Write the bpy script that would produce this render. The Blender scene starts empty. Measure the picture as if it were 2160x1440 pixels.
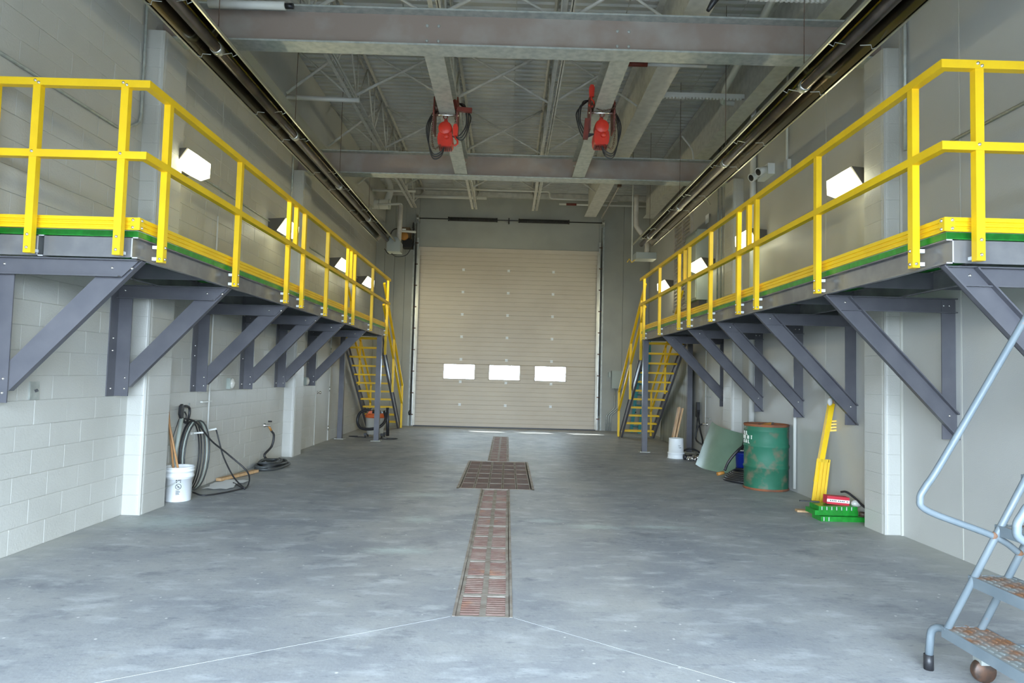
import bpy, math, random
from mathutils import Vector, Matrix
random.seed(7)
S = bpy.context.scene
COL = S.collection
# ------------------------------------------------------------------ camera
F_PX, YAW, PITCH, ROLL, CAM_Z = 1392.0, 0.00605, 0.05096, 0.02575, 1.434
cy, sy, cp, sp = math.cos(YAW), math.sin(YAW), math.cos(PITCH), math.sin(PITCH)
fw = Vector((sy*cp, cy*cp, sp)); rt = Vector((cy, -sy, 0)); up = rt.cross(fw)
r2 = rt*math.cos(ROLL) + up*math.sin(ROLL); u2 = up*math.cos(ROLL) - rt*math.sin(ROLL)
cd = bpy.data.cameras.new('camera'); cd.sensor_width = 36; cd.lens = F_PX/2160*36
cam = bpy.data.objects.new('camera', cd); COL.objects.link(cam)
m = Matrix((r2, u2, -fw)).transposed().to_4x4(); m.translation = Vector((0, 0, CAM_Z)); cam.matrix_world = m
cd.clip_start = 0.05; cd.clip_end = 300
S.camera = cam
# ------------------------------------------------------------------ world, sun, exposure
S.view_settings.view_transform = 'Standard'; S.view_settings.look = 'None'
S.view_settings.gamma = 1.0; S.view_settings.use_curve_mapping = False
S.view_settings.exposure = 0.0
w = bpy.data.worlds.new('sky'); S.world = w; w.use_nodes = True
bg = w.node_tree.nodes['Background']; bg.inputs[0].default_value = (0.68, 0.83, 1.0, 1); bg.inputs[1].default_value = 34.0
sd = bpy.data.lights.new('sun', 'SUN'); sd.energy = 14; sd.angle = 0.01; sd.color = (1, .97, .9)
sun = bpy.data.objects.new('sun', sd); COL.objects.link(sun)
sun.rotation_euler = Vector((-0.87, 1.25, 1.55)).to_track_quat('Z', 'Y').to_euler()
pd = bpy.data.lights.new('daylight_opening', 'AREA'); pd.shape = 'RECTANGLE'; pd.size = 6.0; pd.size_y = 3.3; pd.energy = 1
pd.cycles.is_portal = True
po = bpy.data.objects.new('daylight_opening', pd); COL.objects.link(po); po.location = (0, -1.18, 1.65); po.rotation_euler = (math.radians(90), 0, 0)
LAMP_E = 5.0
LAMP_W = 33.0
try:
    S.cycles.max_bounces = 8; S.cycles.diffuse_bounces = 5; S.cycles.transparent_max_bounces = 12
    S.cycles.sample_clamp_indirect = 6; S.cycles.caustics_reflective = False; S.cycles.caustics_refractive = False
    S.cycles.use_denoising = True
except Exception: pass

# ------------------------------------------------------------------ materials
def lin(c): return tuple(((x/255)/12.92 if x/255 <= .04045 else ((x/255+.055)/1.055)**2.4) for x in c)
def mat(name, c1, rough=.5, metal=0., c2=None, scale=6., lo=.4, hi=.65, bump=0., bscale=60., c3=None, s3=2., lo3=.6, hi3=.7, stretch=None, emit=None, estr=0, alpha=1., trans=0., detail=5., coat=0.):
    M = bpy.data.materials.new(name); M.use_nodes = True
    N = M.node_tree.nodes; K = M.node_tree.links; b = N['Principled BSDF']
    b.inputs['Base Color'].default_value = (*c1, 1); b.inputs['Roughness'].default_value = rough; b.inputs['Metallic'].default_value = metal
    if coat: b.inputs['Coat Weight'].default_value = coat
    if alpha < 1: b.inputs['Alpha'].default_value = alpha
    if trans: b.inputs['Transmission Weight'].default_value = trans
    if emit: b.inputs['Emission Color'].default_value = (*emit, 1); b.inputs['Emission Strength'].default_value = estr
    geo = N.new('ShaderNodeNewGeometry'); vec = geo.outputs['Position']
    if stretch:
        mp = N.new('ShaderNodeMapping'); mp.inputs['Scale'].default_value = stretch; K.new(vec, mp.inputs['Vector']); vec = mp.outputs[0]
    def noise(sc, det, lo, hi):
        n = N.new('ShaderNodeTexNoise'); n.inputs['Scale'].default_value = sc; n.inputs['Detail'].default_value = det; K.new(vec, n.inputs['Vector'])
        r = N.new('ShaderNodeMapRange'); r.inputs[1].default_value = lo; r.inputs[2].default_value = hi; K.new(n.outputs[0], r.inputs[0]); return n, r
    cur = None
    if c2:
        n, r = noise(scale, detail, lo, hi); mx = N.new('ShaderNodeMix'); mx.data_type = 'RGBA'
        mx.inputs[6].default_value = (*c1, 1); mx.inputs[7].default_value = (*c2, 1); K.new(r.outputs[0], mx.inputs[0]); cur = mx.outputs[2]
    if c3:
        n, r = noise(s3, 6., lo3, hi3); mx = N.new('ShaderNodeMix'); mx.data_type = 'RGBA'
        if cur: K.new(cur, mx.inputs[6])
        else: mx.inputs[6].default_value = (*c1, 1)
        mx.inputs[7].default_value = (*c3, 1); K.new(r.outputs[0], mx.inputs[0]); cur = mx.outputs[2]
    if cur: K.new(cur, b.inputs['Base Color'])
    if bump:
        n, r = noise(bscale, 4., 0, 1); bp = N.new('ShaderNodeBump'); bp.inputs['Strength'].default_value = bump; bp.inputs['Distance'].default_value = .01
        K.new(n.outputs[0], bp.inputs['Height']); K.new(bp.outputs[0], b.inputs['Normal'])
    return M
M = {}
M['block'] = mat('painted_block', (.52,.512,.47), .38, c2=(.48,.472,.43), scale=1.2, bump=.25, bscale=70)
M['panelwall'] = mat('painted_panel', (.49,.486,.457), .38, c2=(.45,.446,.417), scale=.9, bump=.12, bscale=90)
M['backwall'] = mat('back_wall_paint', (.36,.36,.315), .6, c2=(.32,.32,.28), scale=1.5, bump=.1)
M['deck'] = mat('deck_paint', (.55,.55,.51), .6, c2=(.48,.48,.45), scale=3)
M['steelw'] = mat('white_steel', (.60,.59,.54), .55, c2=(.50,.49,.45), scale=9)
M['beam'] = mat('weathered_beam', (.29,.225,.19), .6, c2=(.36,.33,.30), scale=2.2, lo=.45, hi=.75, bump=.15, bscale=25, detail=9)
M['galv'] = mat('galvanised', (.47,.49,.45), .5, .35, c2=(.36,.38,.36), scale=14, detail=8)
M['yel'] = mat('yellow_frp', (.88,.57,.010), .36, c2=(.80,.50,.01), scale=3)
M['yelm'] = mat('matte_yellow', (.74,.47,.008), .7)
M['grey'] = mat('grey_frp', (.092,.092,.106), .34, c2=(.128,.125,.138), scale=5, lo=.35, hi=.8, detail=9, bump=.04, bscale=40)
M['greyc'] = mat('grey_channel', (.14,.14,.145), .26, c2=(.19,.185,.185), scale=5, detail=9)
M['cut'] = mat('cut_edge', (.50,.50,.52), .7)
M['green'] = mat('green_grating', (.010,.19,.018), .35, c2=(.015,.27,.03), scale=20)
M['bolt'] = mat('stainless', (.75,.72,.68), .25, .9)
M['white'] = mat('white_plastic', (.78,.80,.80), .4)
M['pvc'] = mat('white_pipe', (.62,.62,.58), .45)
M['flue'] = mat('flue_pipe', (.55,.51,.45), .5, c2=(.45,.41,.35), scale=6)
M['black'] = mat('black_rubber', (.018,.018,.02), .45)
M['hose'] = mat('grey_sheen_hose', (.06,.065,.065), .45, c2=(.03,.032,.034), scale=5)  # grey of the hung loops; on the black coil it stands in for sheen
M['blackm'] = mat('black_metal', (.02,.02,.022), .4, .3)
M['refl'] = mat('polished_reflector', (.26,.245,.20), .14, 1., c2=(.20,.19,.15), scale=.8)
M['brass'] = mat('rim_metal', (.42,.40,.31), .35, .6)
M['tube'] = mat('heater_tube', (.10,.085,.075), .35, .8, c2=(.2,.16,.13), scale=3)
M['red'] = mat('hoist_red', (.62,.035,.018), .4, c2=(.5,.03,.015), scale=8)
M['dred'] = mat('dark_red', (.16,.025,.015), .5, c2=(.09,.02,.015), scale=10)
M['chain'] = mat('rusty_chain', (.16,.09,.06), .5, .6, c2=(.08,.06,.05), scale=30)
M['door'] = mat('door_skin', (.55,.48,.385), .5, c2=(.50,.43,.34), scale=.8)
M['alu'] = mat('aluminium', (.62,.62,.58), .3, .8, c2=(.5,.5,.46), scale=5)
M['seal'] = mat('jamb_seal', (.60,.58,.50), .3, .3, c2=(.42,.40,.34), scale=2)
M['bdoor'] = mat('brown_door', (.15,.13,.10), .5)
M['rust'] = mat('rusty_iron', (.20,.115,.095), .75, .1, c2=(.25,.18,.15), scale=7, c3=(.33,.15,.08), s3=3.2, lo3=.6, hi3=.75, bump=.2, bscale=80)
M['rustd'] = mat('dark_rust', (.11,.075,.062), .8, .1, c2=(.15,.095,.075), scale=5, bump=.2)
M['rust2'] = mat('rusty_frame', (.30,.27,.23), .75, .05, c2=(.21,.17,.14), scale=9)
M['pit'] = mat('dark_pit', (.10,.03,.022), .9)
M['wood'] = mat('pine_wood', (.56,.36,.19), .6, c2=(.47,.28,.13), scale=4, stretch=(8,8,1))
M['handle'] = mat('broom_wood', (.50,.26,.11), .5)
M['drumg'] = mat('drum_green', (.016,.115,.062), .6, c2=(.022,.155,.09), scale=2.5, c3=(.16,.14,.09), s3=5.5, lo3=.50, hi3=.64, bump=.05, detail=8)
M['drumr'] = mat('drum_rust', (.27,.09,.035), .8, c2=(.16,.07,.04), scale=9, bump=.2)
M['blue'] = mat('blue_plastic', (.008,.03,.30), .4)
M['teal'] = mat('teal_fibreglass', (.015,.20,.23), .4)
M['frps'] = mat('pale_green_sheet', (.18,.28,.21), .3, c2=(.15,.24,.18), scale=3)
M['sheet'] = mat('dull_sheet', (.23,.24,.20), .35, c2=(.13,.14,.11), scale=2.4, stretch=(3,3,.4))
M['orange'] = mat('orange_plastic', (.62,.12,.03), .4)
M['cream'] = mat('vacuum_tank', (.42,.40,.34), .45)
M['elec'] = mat('electric_grey', (.36,.40,.36), .45)
M['burner'] = mat('burner_box', (.30,.33,.33), .45)
M['opener'] = mat('opener_brown', (.13,.085,.045), .5)
M['amber'] = mat('amber_cover', (.45,.20,.04), .5)
M['ladder'] = mat('blue_grey_tube', (.13,.16,.178), .4, c2=(.16,.19,.205), scale=6, c3=(.35,.13,.045), s3=7, lo3=.68, hi3=.74)
M['ladrust'] = mat('ladder_rust', (.24,.11,.05), .8, c2=(.15,.09,.06), scale=20)
M['tread'] = mat('worn_tread', (.19,.21,.205), .55, c2=(.20,.095,.045), scale=9, lo=.42, hi=.6, bump=.2)
M['boxred'] = mat('red_card', (.52,.02,.04), .5)
M['paper'] = mat('white_paper', (.85,.86,.87), .6)
M['ink'] = mat('black_ink', (.02,.02,.02), .6)
M['text'] = mat('white_lettering', (.62,.62,.54), .6)
M['plate'] = mat('dusty_base', (.42,.42,.38), .8)
M['clear'] = mat('clear_cover', (.62,.60,.54), .15, c2=(.5,.48,.42), scale=9)
M['lens'] = mat('lamp_lens', (1,1,.95), .3, emit=(1.0,.98,.68), estr=LAMP_E)
M['housing'] = mat('lamp_housing', (.10,.09,.075), .45)
M['joint'] = mat('saw_cut', (.30,.31,.31), .9)
M['ground'] = mat('outside_concrete', (.20,.20,.19), .9)
M['sealant'] = mat('sealant', (.55,.54,.48), .6)
# concrete floor
def floor_mat():
    m = mat('concrete_floor', (.20,.215,.225), .55); N = m.node_tree.nodes; K = m.node_tree.links; b = N['Principled BSDF']
    g = N.new('ShaderNodeNewGeometry')
    def nz(sc, st, lo, hi, det=8, rough=.6):
        mp = N.new('ShaderNodeMapping'); mp.inputs['Scale'].default_value = st; K.new(g.outputs['Position'], mp.inputs[0])
        n = N.new('ShaderNodeTexNoise'); n.inputs['Scale'].default_value = sc; n.inputs['Detail'].default_value = det; n.inputs['Roughness'].default_value = rough; K.new(mp.outputs[0], n.inputs[0])
        r = N.new('ShaderNodeMapRange'); r.inputs[1].default_value = lo; r.inputs[2].default_value = hi; K.new(n.outputs[0], r.inputs[0]); return r.outputs[0]
    def mixc(a, c, fac):
        x = N.new('ShaderNodeMix'); x.data_type = 'RGBA'
        if isinstance(a, tuple): x.inputs[6].default_value = (*a, 1)
        else: K.new(a, x.inputs[6])
        x.inputs[7].default_value = (*c, 1); K.new(fac, x.inputs[0]); return x.outputs[2]
    c = mixc((.255,.268,.285), (.36,.365,.36), nz(1.1, (1, 1.2, 1), .38, .66))
    c = mixc(c, (.45,.465,.475), nz(3.0, (1, 2.2, 1), .52, .72, 10))
    c = mixc(c, (.155,.170,.192), nz(2.2, (1, 1.5, 1), .56, .74, 10, .68))
    c = mixc(c, (.32,.29,.24), nz(1.7, (1.3, .6, 1), .66, .78))
    c = mixc(c, (.58,.66,.65), nz(1.9, (.7, 2.0, 1), .70, .80, 10, .7))
    c = mixc(c, (.13,.15,.175), nz(4.5, (1, 2.4, 1), .60, .74, 12, .7))
    c = mixc(c, (.55,.57,.58), nz(9, (1, 1.5, 1), .62, .78, 12, .75))
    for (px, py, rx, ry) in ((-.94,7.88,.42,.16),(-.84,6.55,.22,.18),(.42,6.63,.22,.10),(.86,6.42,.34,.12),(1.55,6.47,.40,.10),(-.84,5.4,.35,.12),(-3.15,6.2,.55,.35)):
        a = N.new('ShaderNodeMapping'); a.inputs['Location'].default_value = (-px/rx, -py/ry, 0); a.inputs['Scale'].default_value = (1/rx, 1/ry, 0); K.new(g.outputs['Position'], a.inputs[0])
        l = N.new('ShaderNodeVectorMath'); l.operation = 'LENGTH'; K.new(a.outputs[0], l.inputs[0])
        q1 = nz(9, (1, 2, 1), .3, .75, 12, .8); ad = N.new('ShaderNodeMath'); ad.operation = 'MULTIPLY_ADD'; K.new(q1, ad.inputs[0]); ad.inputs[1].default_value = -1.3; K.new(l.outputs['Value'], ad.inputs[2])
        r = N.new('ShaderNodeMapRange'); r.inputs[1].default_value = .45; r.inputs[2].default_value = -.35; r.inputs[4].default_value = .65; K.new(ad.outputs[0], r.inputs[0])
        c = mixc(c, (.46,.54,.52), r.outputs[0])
    c = mixc(c, (.13,.145,.165), nz(12, (1, 3.0, 1), .54, .70, 14, .8))
    c = mixc(c, (.50,.53,.55), nz(24, (1, 1.6, 1), .56, .72, 14, .85))
    # chips of light grit
    v = N.new('ShaderNodeTexVoronoi'); v.inputs['Scale'].default_value = 7; K.new(g.outputs['Position'], v.inputs['Vector'])
    r = N.new('ShaderNodeMapRange'); r.inputs[1].default_value = .07; r.inputs[2].default_value = .04; K.new(v.outputs['Distance'], r.inputs[0])
    c = mixc(c, (.6,.6,.58), r.outputs[0])
    # pale dust in the strip next to the walls
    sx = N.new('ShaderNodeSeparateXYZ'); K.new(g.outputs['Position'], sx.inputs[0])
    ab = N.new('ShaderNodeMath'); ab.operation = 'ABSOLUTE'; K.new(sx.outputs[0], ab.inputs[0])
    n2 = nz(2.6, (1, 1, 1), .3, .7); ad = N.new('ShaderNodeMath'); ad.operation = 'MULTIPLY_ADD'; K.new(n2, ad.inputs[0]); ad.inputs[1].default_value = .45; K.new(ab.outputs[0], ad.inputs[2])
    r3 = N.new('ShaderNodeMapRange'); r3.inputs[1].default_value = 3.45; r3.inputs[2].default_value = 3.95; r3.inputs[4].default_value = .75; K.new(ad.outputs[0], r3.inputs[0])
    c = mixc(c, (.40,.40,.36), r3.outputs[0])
    K.new(c, b.inputs['Base Color'])
    K.new(nz(3, (1,1,1), .2, .8), b.inputs['Roughness'])
    rr = b.inputs['Roughness'].links[0].from_node; rr.inputs[3].default_value = .42; rr.inputs[4].default_value = .7
    bp = N.new('ShaderNodeBump'); bp.inputs['Strength'].default_value = .12; bp.inputs['Distance'].default_value = .01
    n = N.new('ShaderNodeTexNoise'); n.inputs['Scale'].default_value = 45; n.inputs['Detail'].default_value = 6; K.new(g.outputs['Position'], n.inputs[0]); K.new(n.outputs[0], bp.inputs['Height']); K.new(bp.outputs[0], b.inputs['Normal'])
    return m
M['floor'] = floor_mat()

# ------------------------------------------------------------------ mesh helpers
def basis(d):
    d = Vector(d).normalized(); a = Vector((0,0,1)) if abs(d.z) < .95 else Vector((0,1,0))
    x = a.cross(d).normalized(); return x, d.cross(x), d
class MB:
    def __init__(s): s.v = []; s.f = []; s.s = []
    def add(s, vs, fs, sm=False):
        o = len(s.v); s.v += [Vector(p) for p in vs]; s.f += [tuple(i+o for i in f) for f in fs]; s.s += [sm]*len(fs); return s
    def box(s, x0, x1, y0, y1, z0, z1):
        x0, x1 = sorted((x0,x1)); y0, y1 = sorted((y0,y1)); z0, z1 = sorted((z0,z1))
        return s.add([(x0,y0,z0),(x1,y0,z0),(x1,y1,z0),(x0,y1,z0),(x0,y0,z1),(x1,y0,z1),(x1,y1,z1),(x0,y1,z1)],
              [(3,2,1,0),(4,5,6,7),(0,1,5,4),(1,2,6,5),(2,3,7,6),(3,0,4,7)])
    def bar(s, a, b, w, h, up=(0,0,1)):      # box from a to b, w across, h along up
        a, b = Vector(a), Vector(b); d = (b-a).normalized(); x = d.cross(Vector(up)).normalized(); u = x.cross(d)
        P = []
        for p in (a, b):
            for i, j in ((-1,-1),(1,-1),(1,1),(-1,1)): P.append(p + x*(i*w/2) + u*(j*h/2))
        return s.add(P, [(0,1,2,3),(7,6,5,4),(0,4,5,1),(1,5,6,2),(2,6,7,3),(3,7,4,0)])
    def prism(s, poly, f0, f1):              # poly: list of 3D points, f0,f1 offset vectors
        n = len(poly); A = [Vector(p)+Vector(f0) for p in poly]; B = [Vector(p)+Vector(f1) for p in poly]
        return s.add(A+B, [tuple(range(n))[::-1], tuple(range(n, 2*n))] + [(i, (i+1)%n, n+(i+1)%n, n+i) for i in range(n)])
    def tube(s, pts, r, n=8, closed=False, cap=True):
        pts = [Vector(p) for p in pts]; R = []; N = len(pts); px = None
        for i, p in enumerate(pts):
            if closed: d = pts[(i+1)%N]-pts[i-1]
            else: d = pts[min(i+1,N-1)]-pts[max(i-1,0)]
            d.normalize()
            if px is None: x, y, _ = basis(d)
            else:
                x = px - d*px.dot(d); x = x.normalized() if x.length > 1e-4 else basis(d)[0]; y = d.cross(x)
            px = x; rr = r[i] if isinstance(r, (list,tuple)) else r
            R += [p + (x*math.cos(2*math.pi*k/n)+y*math.sin(2*math.pi*k/n))*rr for k in range(n)]
        F = []
        for i in range(N if closed else N-1):
            j = (i+1)%N
            F += [(i*n+k, i*n+(k+1)%n, j*n+(k+1)%n, j*n+k) for k in range(n)]
        s.add(R, F, True)
        if cap and not closed:
            o = len(s.v)-len(R); s.f += [tuple(o+k for k in range(n))[::-1], tuple(o+(N-1)*n+k for k in range(n))]; s.s += [False]*2
        return s
    def cyl(s, a, b, r, n=16, r1=None): return s.tube([a, b], [r, r if r1 is None else r1], n)
    def lathe(s, c, prof, n=28, ax=(0,0,1), smooth=True):   # prof (r, h)
        x, y, d = basis(ax); c = Vector(c); R = []
        for r, h in prof: R += [c + d*h + (x*math.cos(2*math.pi*k/n)+y*math.sin(2*math.pi*k/n))*r for k in range(n)]
        s.add(R, [(i*n+k, i*n+(k+1)%n, (i+1)*n+(k+1)%n, (i+1)*n+k) for i in range(len(prof)-1) for k in range(n)], smooth)
        return s
    def sphere(s, c, r, n=10, sc=(1,1,1)):
        P = []; F = []; c = Vector(c)
        for i in range(1, n):
            t = math.pi*i/n
            P += [c+Vector((sc[0]*r*math.sin(t)*math.cos(2*math.pi*k/(2*n)), sc[1]*r*math.sin(t)*math.sin(2*math.pi*k/(2*n)), sc[2]*r*math.cos(t))) for k in range(2*n)]
        m_ = 2*n
        for i in range(n-2): F += [(i*m_+k, (i+1)*m_+k, (i+1)*m_+(k+1)%m_, i*m_+(k+1)%m_) for k in range(m_)]
        P += [c+Vector((0,0,r*sc[2])), c-Vector((0,0,r*sc[2]))]; a = len(P)-2
        F += [(a, k, (k+1)%m_) for k in range(m_)] + [(a+1, (n-2)*m_+(k+1)%m_, (n-2)*m_+k) for k in range(m_)]
        return s.add(P, F, True)
    def xf(s, mtx):
        s.v = [mtx @ p for p in s.v]; return s
    def build(s, name, m_, parent=None, label=None, kind=None, origin=None):
        if parent is not None: off = wloc(parent)
        elif origin is not None: off = Vector(origin)
        else:
            xs = [p.x for p in s.v]; ys = [p.y for p in s.v]; zs = [p.z for p in s.v]
            off = Vector(((min(xs)+max(xs))/2, (min(ys)+max(ys))/2, min(zs)))
        me = bpy.data.meshes.new(name); me.from_pydata([tuple(p-off) for p in s.v], [], s.f)
        me.polygons.foreach_set('use_smooth', s.s); me.materials.append(M[m_] if isinstance(m_, str) else m_); me.update()
        o = bpy.data.objects.new(name, me); COL.objects.link(o)
        if parent is not None: o.parent = parent
        else: o.location = off
        if label: o['label'] = label
        if kind: o['kind'] = kind
        return o
def wloc(o):
    v = Vector(o.location)
    while o.parent: o = o.parent; v += o.location
    return v
def thing(name, loc, label, cat, group=None):
    o = bpy.data.objects.new(name, None); COL.objects.link(o); o.location = loc; o.empty_display_size = .1
    return tag(o, label, cat, group)
def tag(o, label, cat, group=None):
    o['label'] = label; o['category'] = cat
    if group: o['group'] = group
    return o
def struct(o): o['kind'] = 'structure'; return o
def copy_tree(o, parent=None):
    c = o.copy(); COL.objects.link(c); c.parent = parent
    for ch in o.children: copy_tree(ch, c)
    return c
def bez(pts, n=8):                           # Catmull-Rom through pts
    P = [Vector(p) for p in pts]; P = [P[0]*2-P[1]] + P + [P[-1]*2-P[-2]]; out = []
    for i in range(1, len(P)-2):
        for k in range(n):
            t = k/n; a, b, c, d = P[i-1:i+3]
            out.append(.5*((2*b)+(c-a)*t+(2*a-5*b+4*c-d)*t*t+(3*b-a-3*c+d)*t*t*t))
    out.append(P[-2]); return out
def ibeam(mb, a, b, depth, width, tf=.014, tw=.012):   # a,b along bottom centre line (horizontal)
    a, b = Vector(a), Vector(b); z = Vector((0,0,1))
    mb.bar(a+z*tf/2, b+z*tf/2, width, tf); mb.bar(a+z*(depth-tf/2), b+z*(depth-tf/2), width, tf); mb.bar(a+z*depth/2, b+z*depth/2, tw, depth-2*tf)
    return mb

# ------------------------------------------------------------------ constants of the hall
XL, XR, YB, Y0, ZC = -3.665, 3.822, 17.9, -1.2, 6.42
def proj(p):
    d = Vector(p)-Vector((0,0,CAM_Z)); z = d.dot(fw)
    return (1080+F_PX*d.dot(r2)/z, 720-F_PX*d.dot(u2)/z) if z > .1 else (-9999, -9999)

# ------------------------------------------------------------------ floor with trench opening
fl = MB()
TX0, TX1, PX0, PX1 = -.290, .070, -.600, .380; TY0, PY0, PY1, TY1 = 3.99, 8.37, 11.05, 15.42
def slab(x0, x1, y0, y1): fl.box(x0, x1, y0, y1, -.10, 0)
slab(XL-.2, TX0, Y0, TY1); fl.v.clear(); fl.f.clear(); fl.s.clear()
slab(XL-.3, XR+.3, Y0, TY0); slab(XL-.3, XR+.3, TY1, YB+.3)
slab(XL-.3, TX0, TY0, PY0); slab(TX1, XR+.3, TY0, PY0)
slab(XL-.3, PX0, PY0, PY1); slab(PX1, XR+.3, PY0, PY1)
slab(XL-.3, TX0, PY1, TY1); slab(TX1, XR+.3, PY1, TY1)
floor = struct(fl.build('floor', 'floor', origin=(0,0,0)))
g = MB(); g.box(-60, 60, -60, 80, -.90, -.80); g.box(-60, 60, -60, Y0, -.12, -.02); g.box(-60, 60, YB+.3, 80, -.12, -.02); g.box(-60, XL-.3, Y0, YB+.3, -.12, -.02); g.box(XR+.3, 60, Y0, YB+.3, -.12, -.02)
o = struct(g.build('ground_outside', 'ground', origin=(0,0,-.9)))
# saw cuts
for a, b in (((-.30,3.985),(-1.95,2.99)), ((.08,3.985),(1.25,3.12)), ((-1.95,2.99),(-3.5,2.05)), ((1.25,3.12),(2.6,2.1))):
    struct(MB().bar((*a, .0005), (*b, .0005), .003, .0015).build('trim_saw_cut', 'joint'))
# pit and trench linings
t = MB(); t.box(PX0-.02, PX1+.02, TY0-.02, TY1+.02, -.62, -.60); t.box(TX0-.03, TX0, TY0, PY0, -.6, -.1); t.box(TX1, TX1+.03, TY0, PY0, -.6, -.1)
t.box(TX0-.03, TX0, PY1, TY1, -.6, -.1); t.box(TX1, TX1+.03, PY1, TY1, -.6, -.1); t.box(PX0-.03, PX0, PY0, PY1, -.6, -.1); t.box(PX1, PX1+.03, PY0, PY1, -.6, -.1)
t.box(PX0, TX0, PY0-.03, PY0, -.6, -.1); t.box(TX1, PX1, PY0-.03, PY0, -.6, -.1); t.box(PX0, TX0, PY1, PY1+.03, -.6, -.1); t.box(TX1, PX1, PY1, PY1+.03, -.6, -.1); t.box(TX0, TX1, TY0-.03, TY0, -.6, -.1); t.box(TX0, TX1, TY1, TY1+.03, -.6, -.1)
drain = thing('trench_drain', (-.11, 3.99, 0), 'rusty cast iron trench drain running down the middle of the concrete floor', 'drain')
t.build('trench_lining', 'pit', drain)
fr = MB()
for y0, y1 in ((TY0, PY0), (PY1, TY1)):
    fr = MB().box(TX0, TX0+.018, y0, y1, -.05, .003); fr.build('trench_frame', 'rust2', drain); fr = MB().box(TX1-.018, TX1, y0, y1, -.05, .003); fr.build('trench_frame', 'rust2', drain)
MB().box(TX0, TX1, TY0, TY0+.012, -.05, .0003).build('trench_frame', 'rust2', drain); MB().box(TX0, TX1, TY1-.012, TY1, -.05, .003).build('trench_frame', 'rust2', drain)
def grate_mb(L=.398, W=.318, n=9, bars=False):
    g = MB(); e = .022
    if not bars:
        g.box(-W/2, -W/2+e, 0, L, -.03, 0); g.box(W/2-e, W/2, 0, L, -.03, 0); g.box(-.019, .019, 0, L, -.03, 0)
        g.box(-W/2, W/2, 0, e*.9, -.03, -.0005); g.box(-W/2, W/2, L-e*.9, L, -.03, -.0005); return g
    a, b = e*.9, L-e*.9; st = (b-a)/n
    for i in range(1, n): y = a+st*i; g.box(-W/2+e, -.019, y-.0115, y+.0115, -.028, -.0005); g.box(.019, W/2-e, y-.0115, y+.0115, -.028, -.0005)
    return g
gm = None
def put_grates(y0, y1, n):
    global gm
    L = (y1-y0-.024)/n
    for i in range(n):
        if gm is None:
            gm = grate_mb(L-.005).build('grate', 'rust2', None, origin=(0,0,0)); o = gm; gb = grate_mb(L-.005, bars=True).build('grate_bars', 'rust', None, origin=(0,0,0)); gb.parent = gm
        else: o = copy_tree(gm)
        o.parent = drain; o.location = Vector((-.11+random.uniform(-.003,.003), y0+.012+i*L, random.uniform(-.004,-.001))) - Vector(drain.location)
put_grates(TY0, PY0, 11); put_grates(PY1, TY1, 11)
pit = thing('pit_grating', (-.11, 8.37, 0), 'square rusty steel sump grating set in the floor halfway along the drain', 'grating')
fr = MB(); fr.box(PX0, PX0+.03, PY0, PY1, -.06, .004); fr.box(PX1-.03, PX1, PY0, PY1, -.06, .004); fr.box(PX0, PX1, PY0, PY0+.02, -.06, .004); fr.box(PX0, PX1, PY1-.02, PY1, -.06, .004)
fr.build('grating_frame', 'rust2', pit)
cw, cl = (PX1-PX0-.08)/5, (PY1-PY0-.06)/6; pm = None
for i in range(5):
    for j in range(6):
        if pm is None:
            q = MB(); W, L = cw-.006, cl-.004
            q.box(0, W, 0, .012, -.03, 0); q.box(0, W, L-.012, L, -.03, 0); q.box(0, .012, 0, L, -.03, 0); q.box(W-.012, W, 0, L, -.03, 0)
            pm = q.build('grating_plate', 'rust2', None, origin=(0,0,0)); o = pm; q = MB()
            for k in range(1, 14): q.box(.012, W-.012, L*k/14-.010, L*k/14+.010, -.028, -.002)
            q = q.build('plate_bars', 'rustd', None, origin=(0,0,0)); q.parent = pm
        else: o = copy_tree(pm)
        o.parent = pit; o.location = Vector((PX0+.04+i*cw, PY0+.03+j*cl, random.uniform(-.004,0))) - Vector(pit.location)

# ------------------------------------------------------------------ walls
# left wall: painted concrete blocks, each with its own chamfered face
BL, BH, JN, TH = .382, .191, .002, .05
wl = MB(); wl.box(XL-.30, XL-.006, Y0, YB+.3, -.1, ZC+.3)
wall_left = struct(wl.build('wall_left', 'block', origin=(XL-.15, 8, 0)))
DY0, DY1, DZ = 12.72, 13.74, 2.16            # side door opening
bm_ = None
def block_geo(mb, x, y0, y1, z0, z1, s=1, th=TH, c=.0035, dep=.0018):
    # front face towards +X*s at x, chamfered
    j = JN/2; y0 += j; y1 -= j; z0 += j; z1 -= j
    P = [(x-s*th,y0,z0),(x-s*th,y1,z0),(x-s*th,y1,z1),(x-s*th,y0,z1),(x-s*dep,y0,z0),(x-s*dep,y1,z0),(x-s*dep,y1,z1),(x-s*dep,y0,z1),
         (x,y0+c,z0+c),(x,y1-c,z0+c),(x,y1-c,z1-c),(x,y0+c,z1-c)]
    Fs = [(0,1,5,4),(1,2,6,5),(2,3,7,6),(3,0,4,7),(4,5,9,8),(5,6,10,9),(6,7,11,10),(7,4,8,11),(8,9,10,11)]
    if s < 0: Fs = [f[::-1] for f in Fs]
    mb.add(P, Fs)
blocks = []
rows = int(ZC/BH)+1
for r in range(rows):
    z0 = r*BH; z1 = min(z0+BH, ZC+.1); y = Y0 - (BL/2 if r % 2 else 0) + .07
    while y < YB:
        y0, y1 = max(y, Y0), min(y+BL, YB); y += BL
        if y1-y0 < .03: continue
        if z0 < DZ-.02 and y1 > DY0 and y0 < DY1:      # cut round the side door
            if y0 < DY0-.03: blocks.append((y0, DY0, z0, z1))
            if y1 > DY1+.03: blocks.append((DY1, y1, z0, z1))
            continue
        blocks.append((y0, y1, z0, z1))
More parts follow.
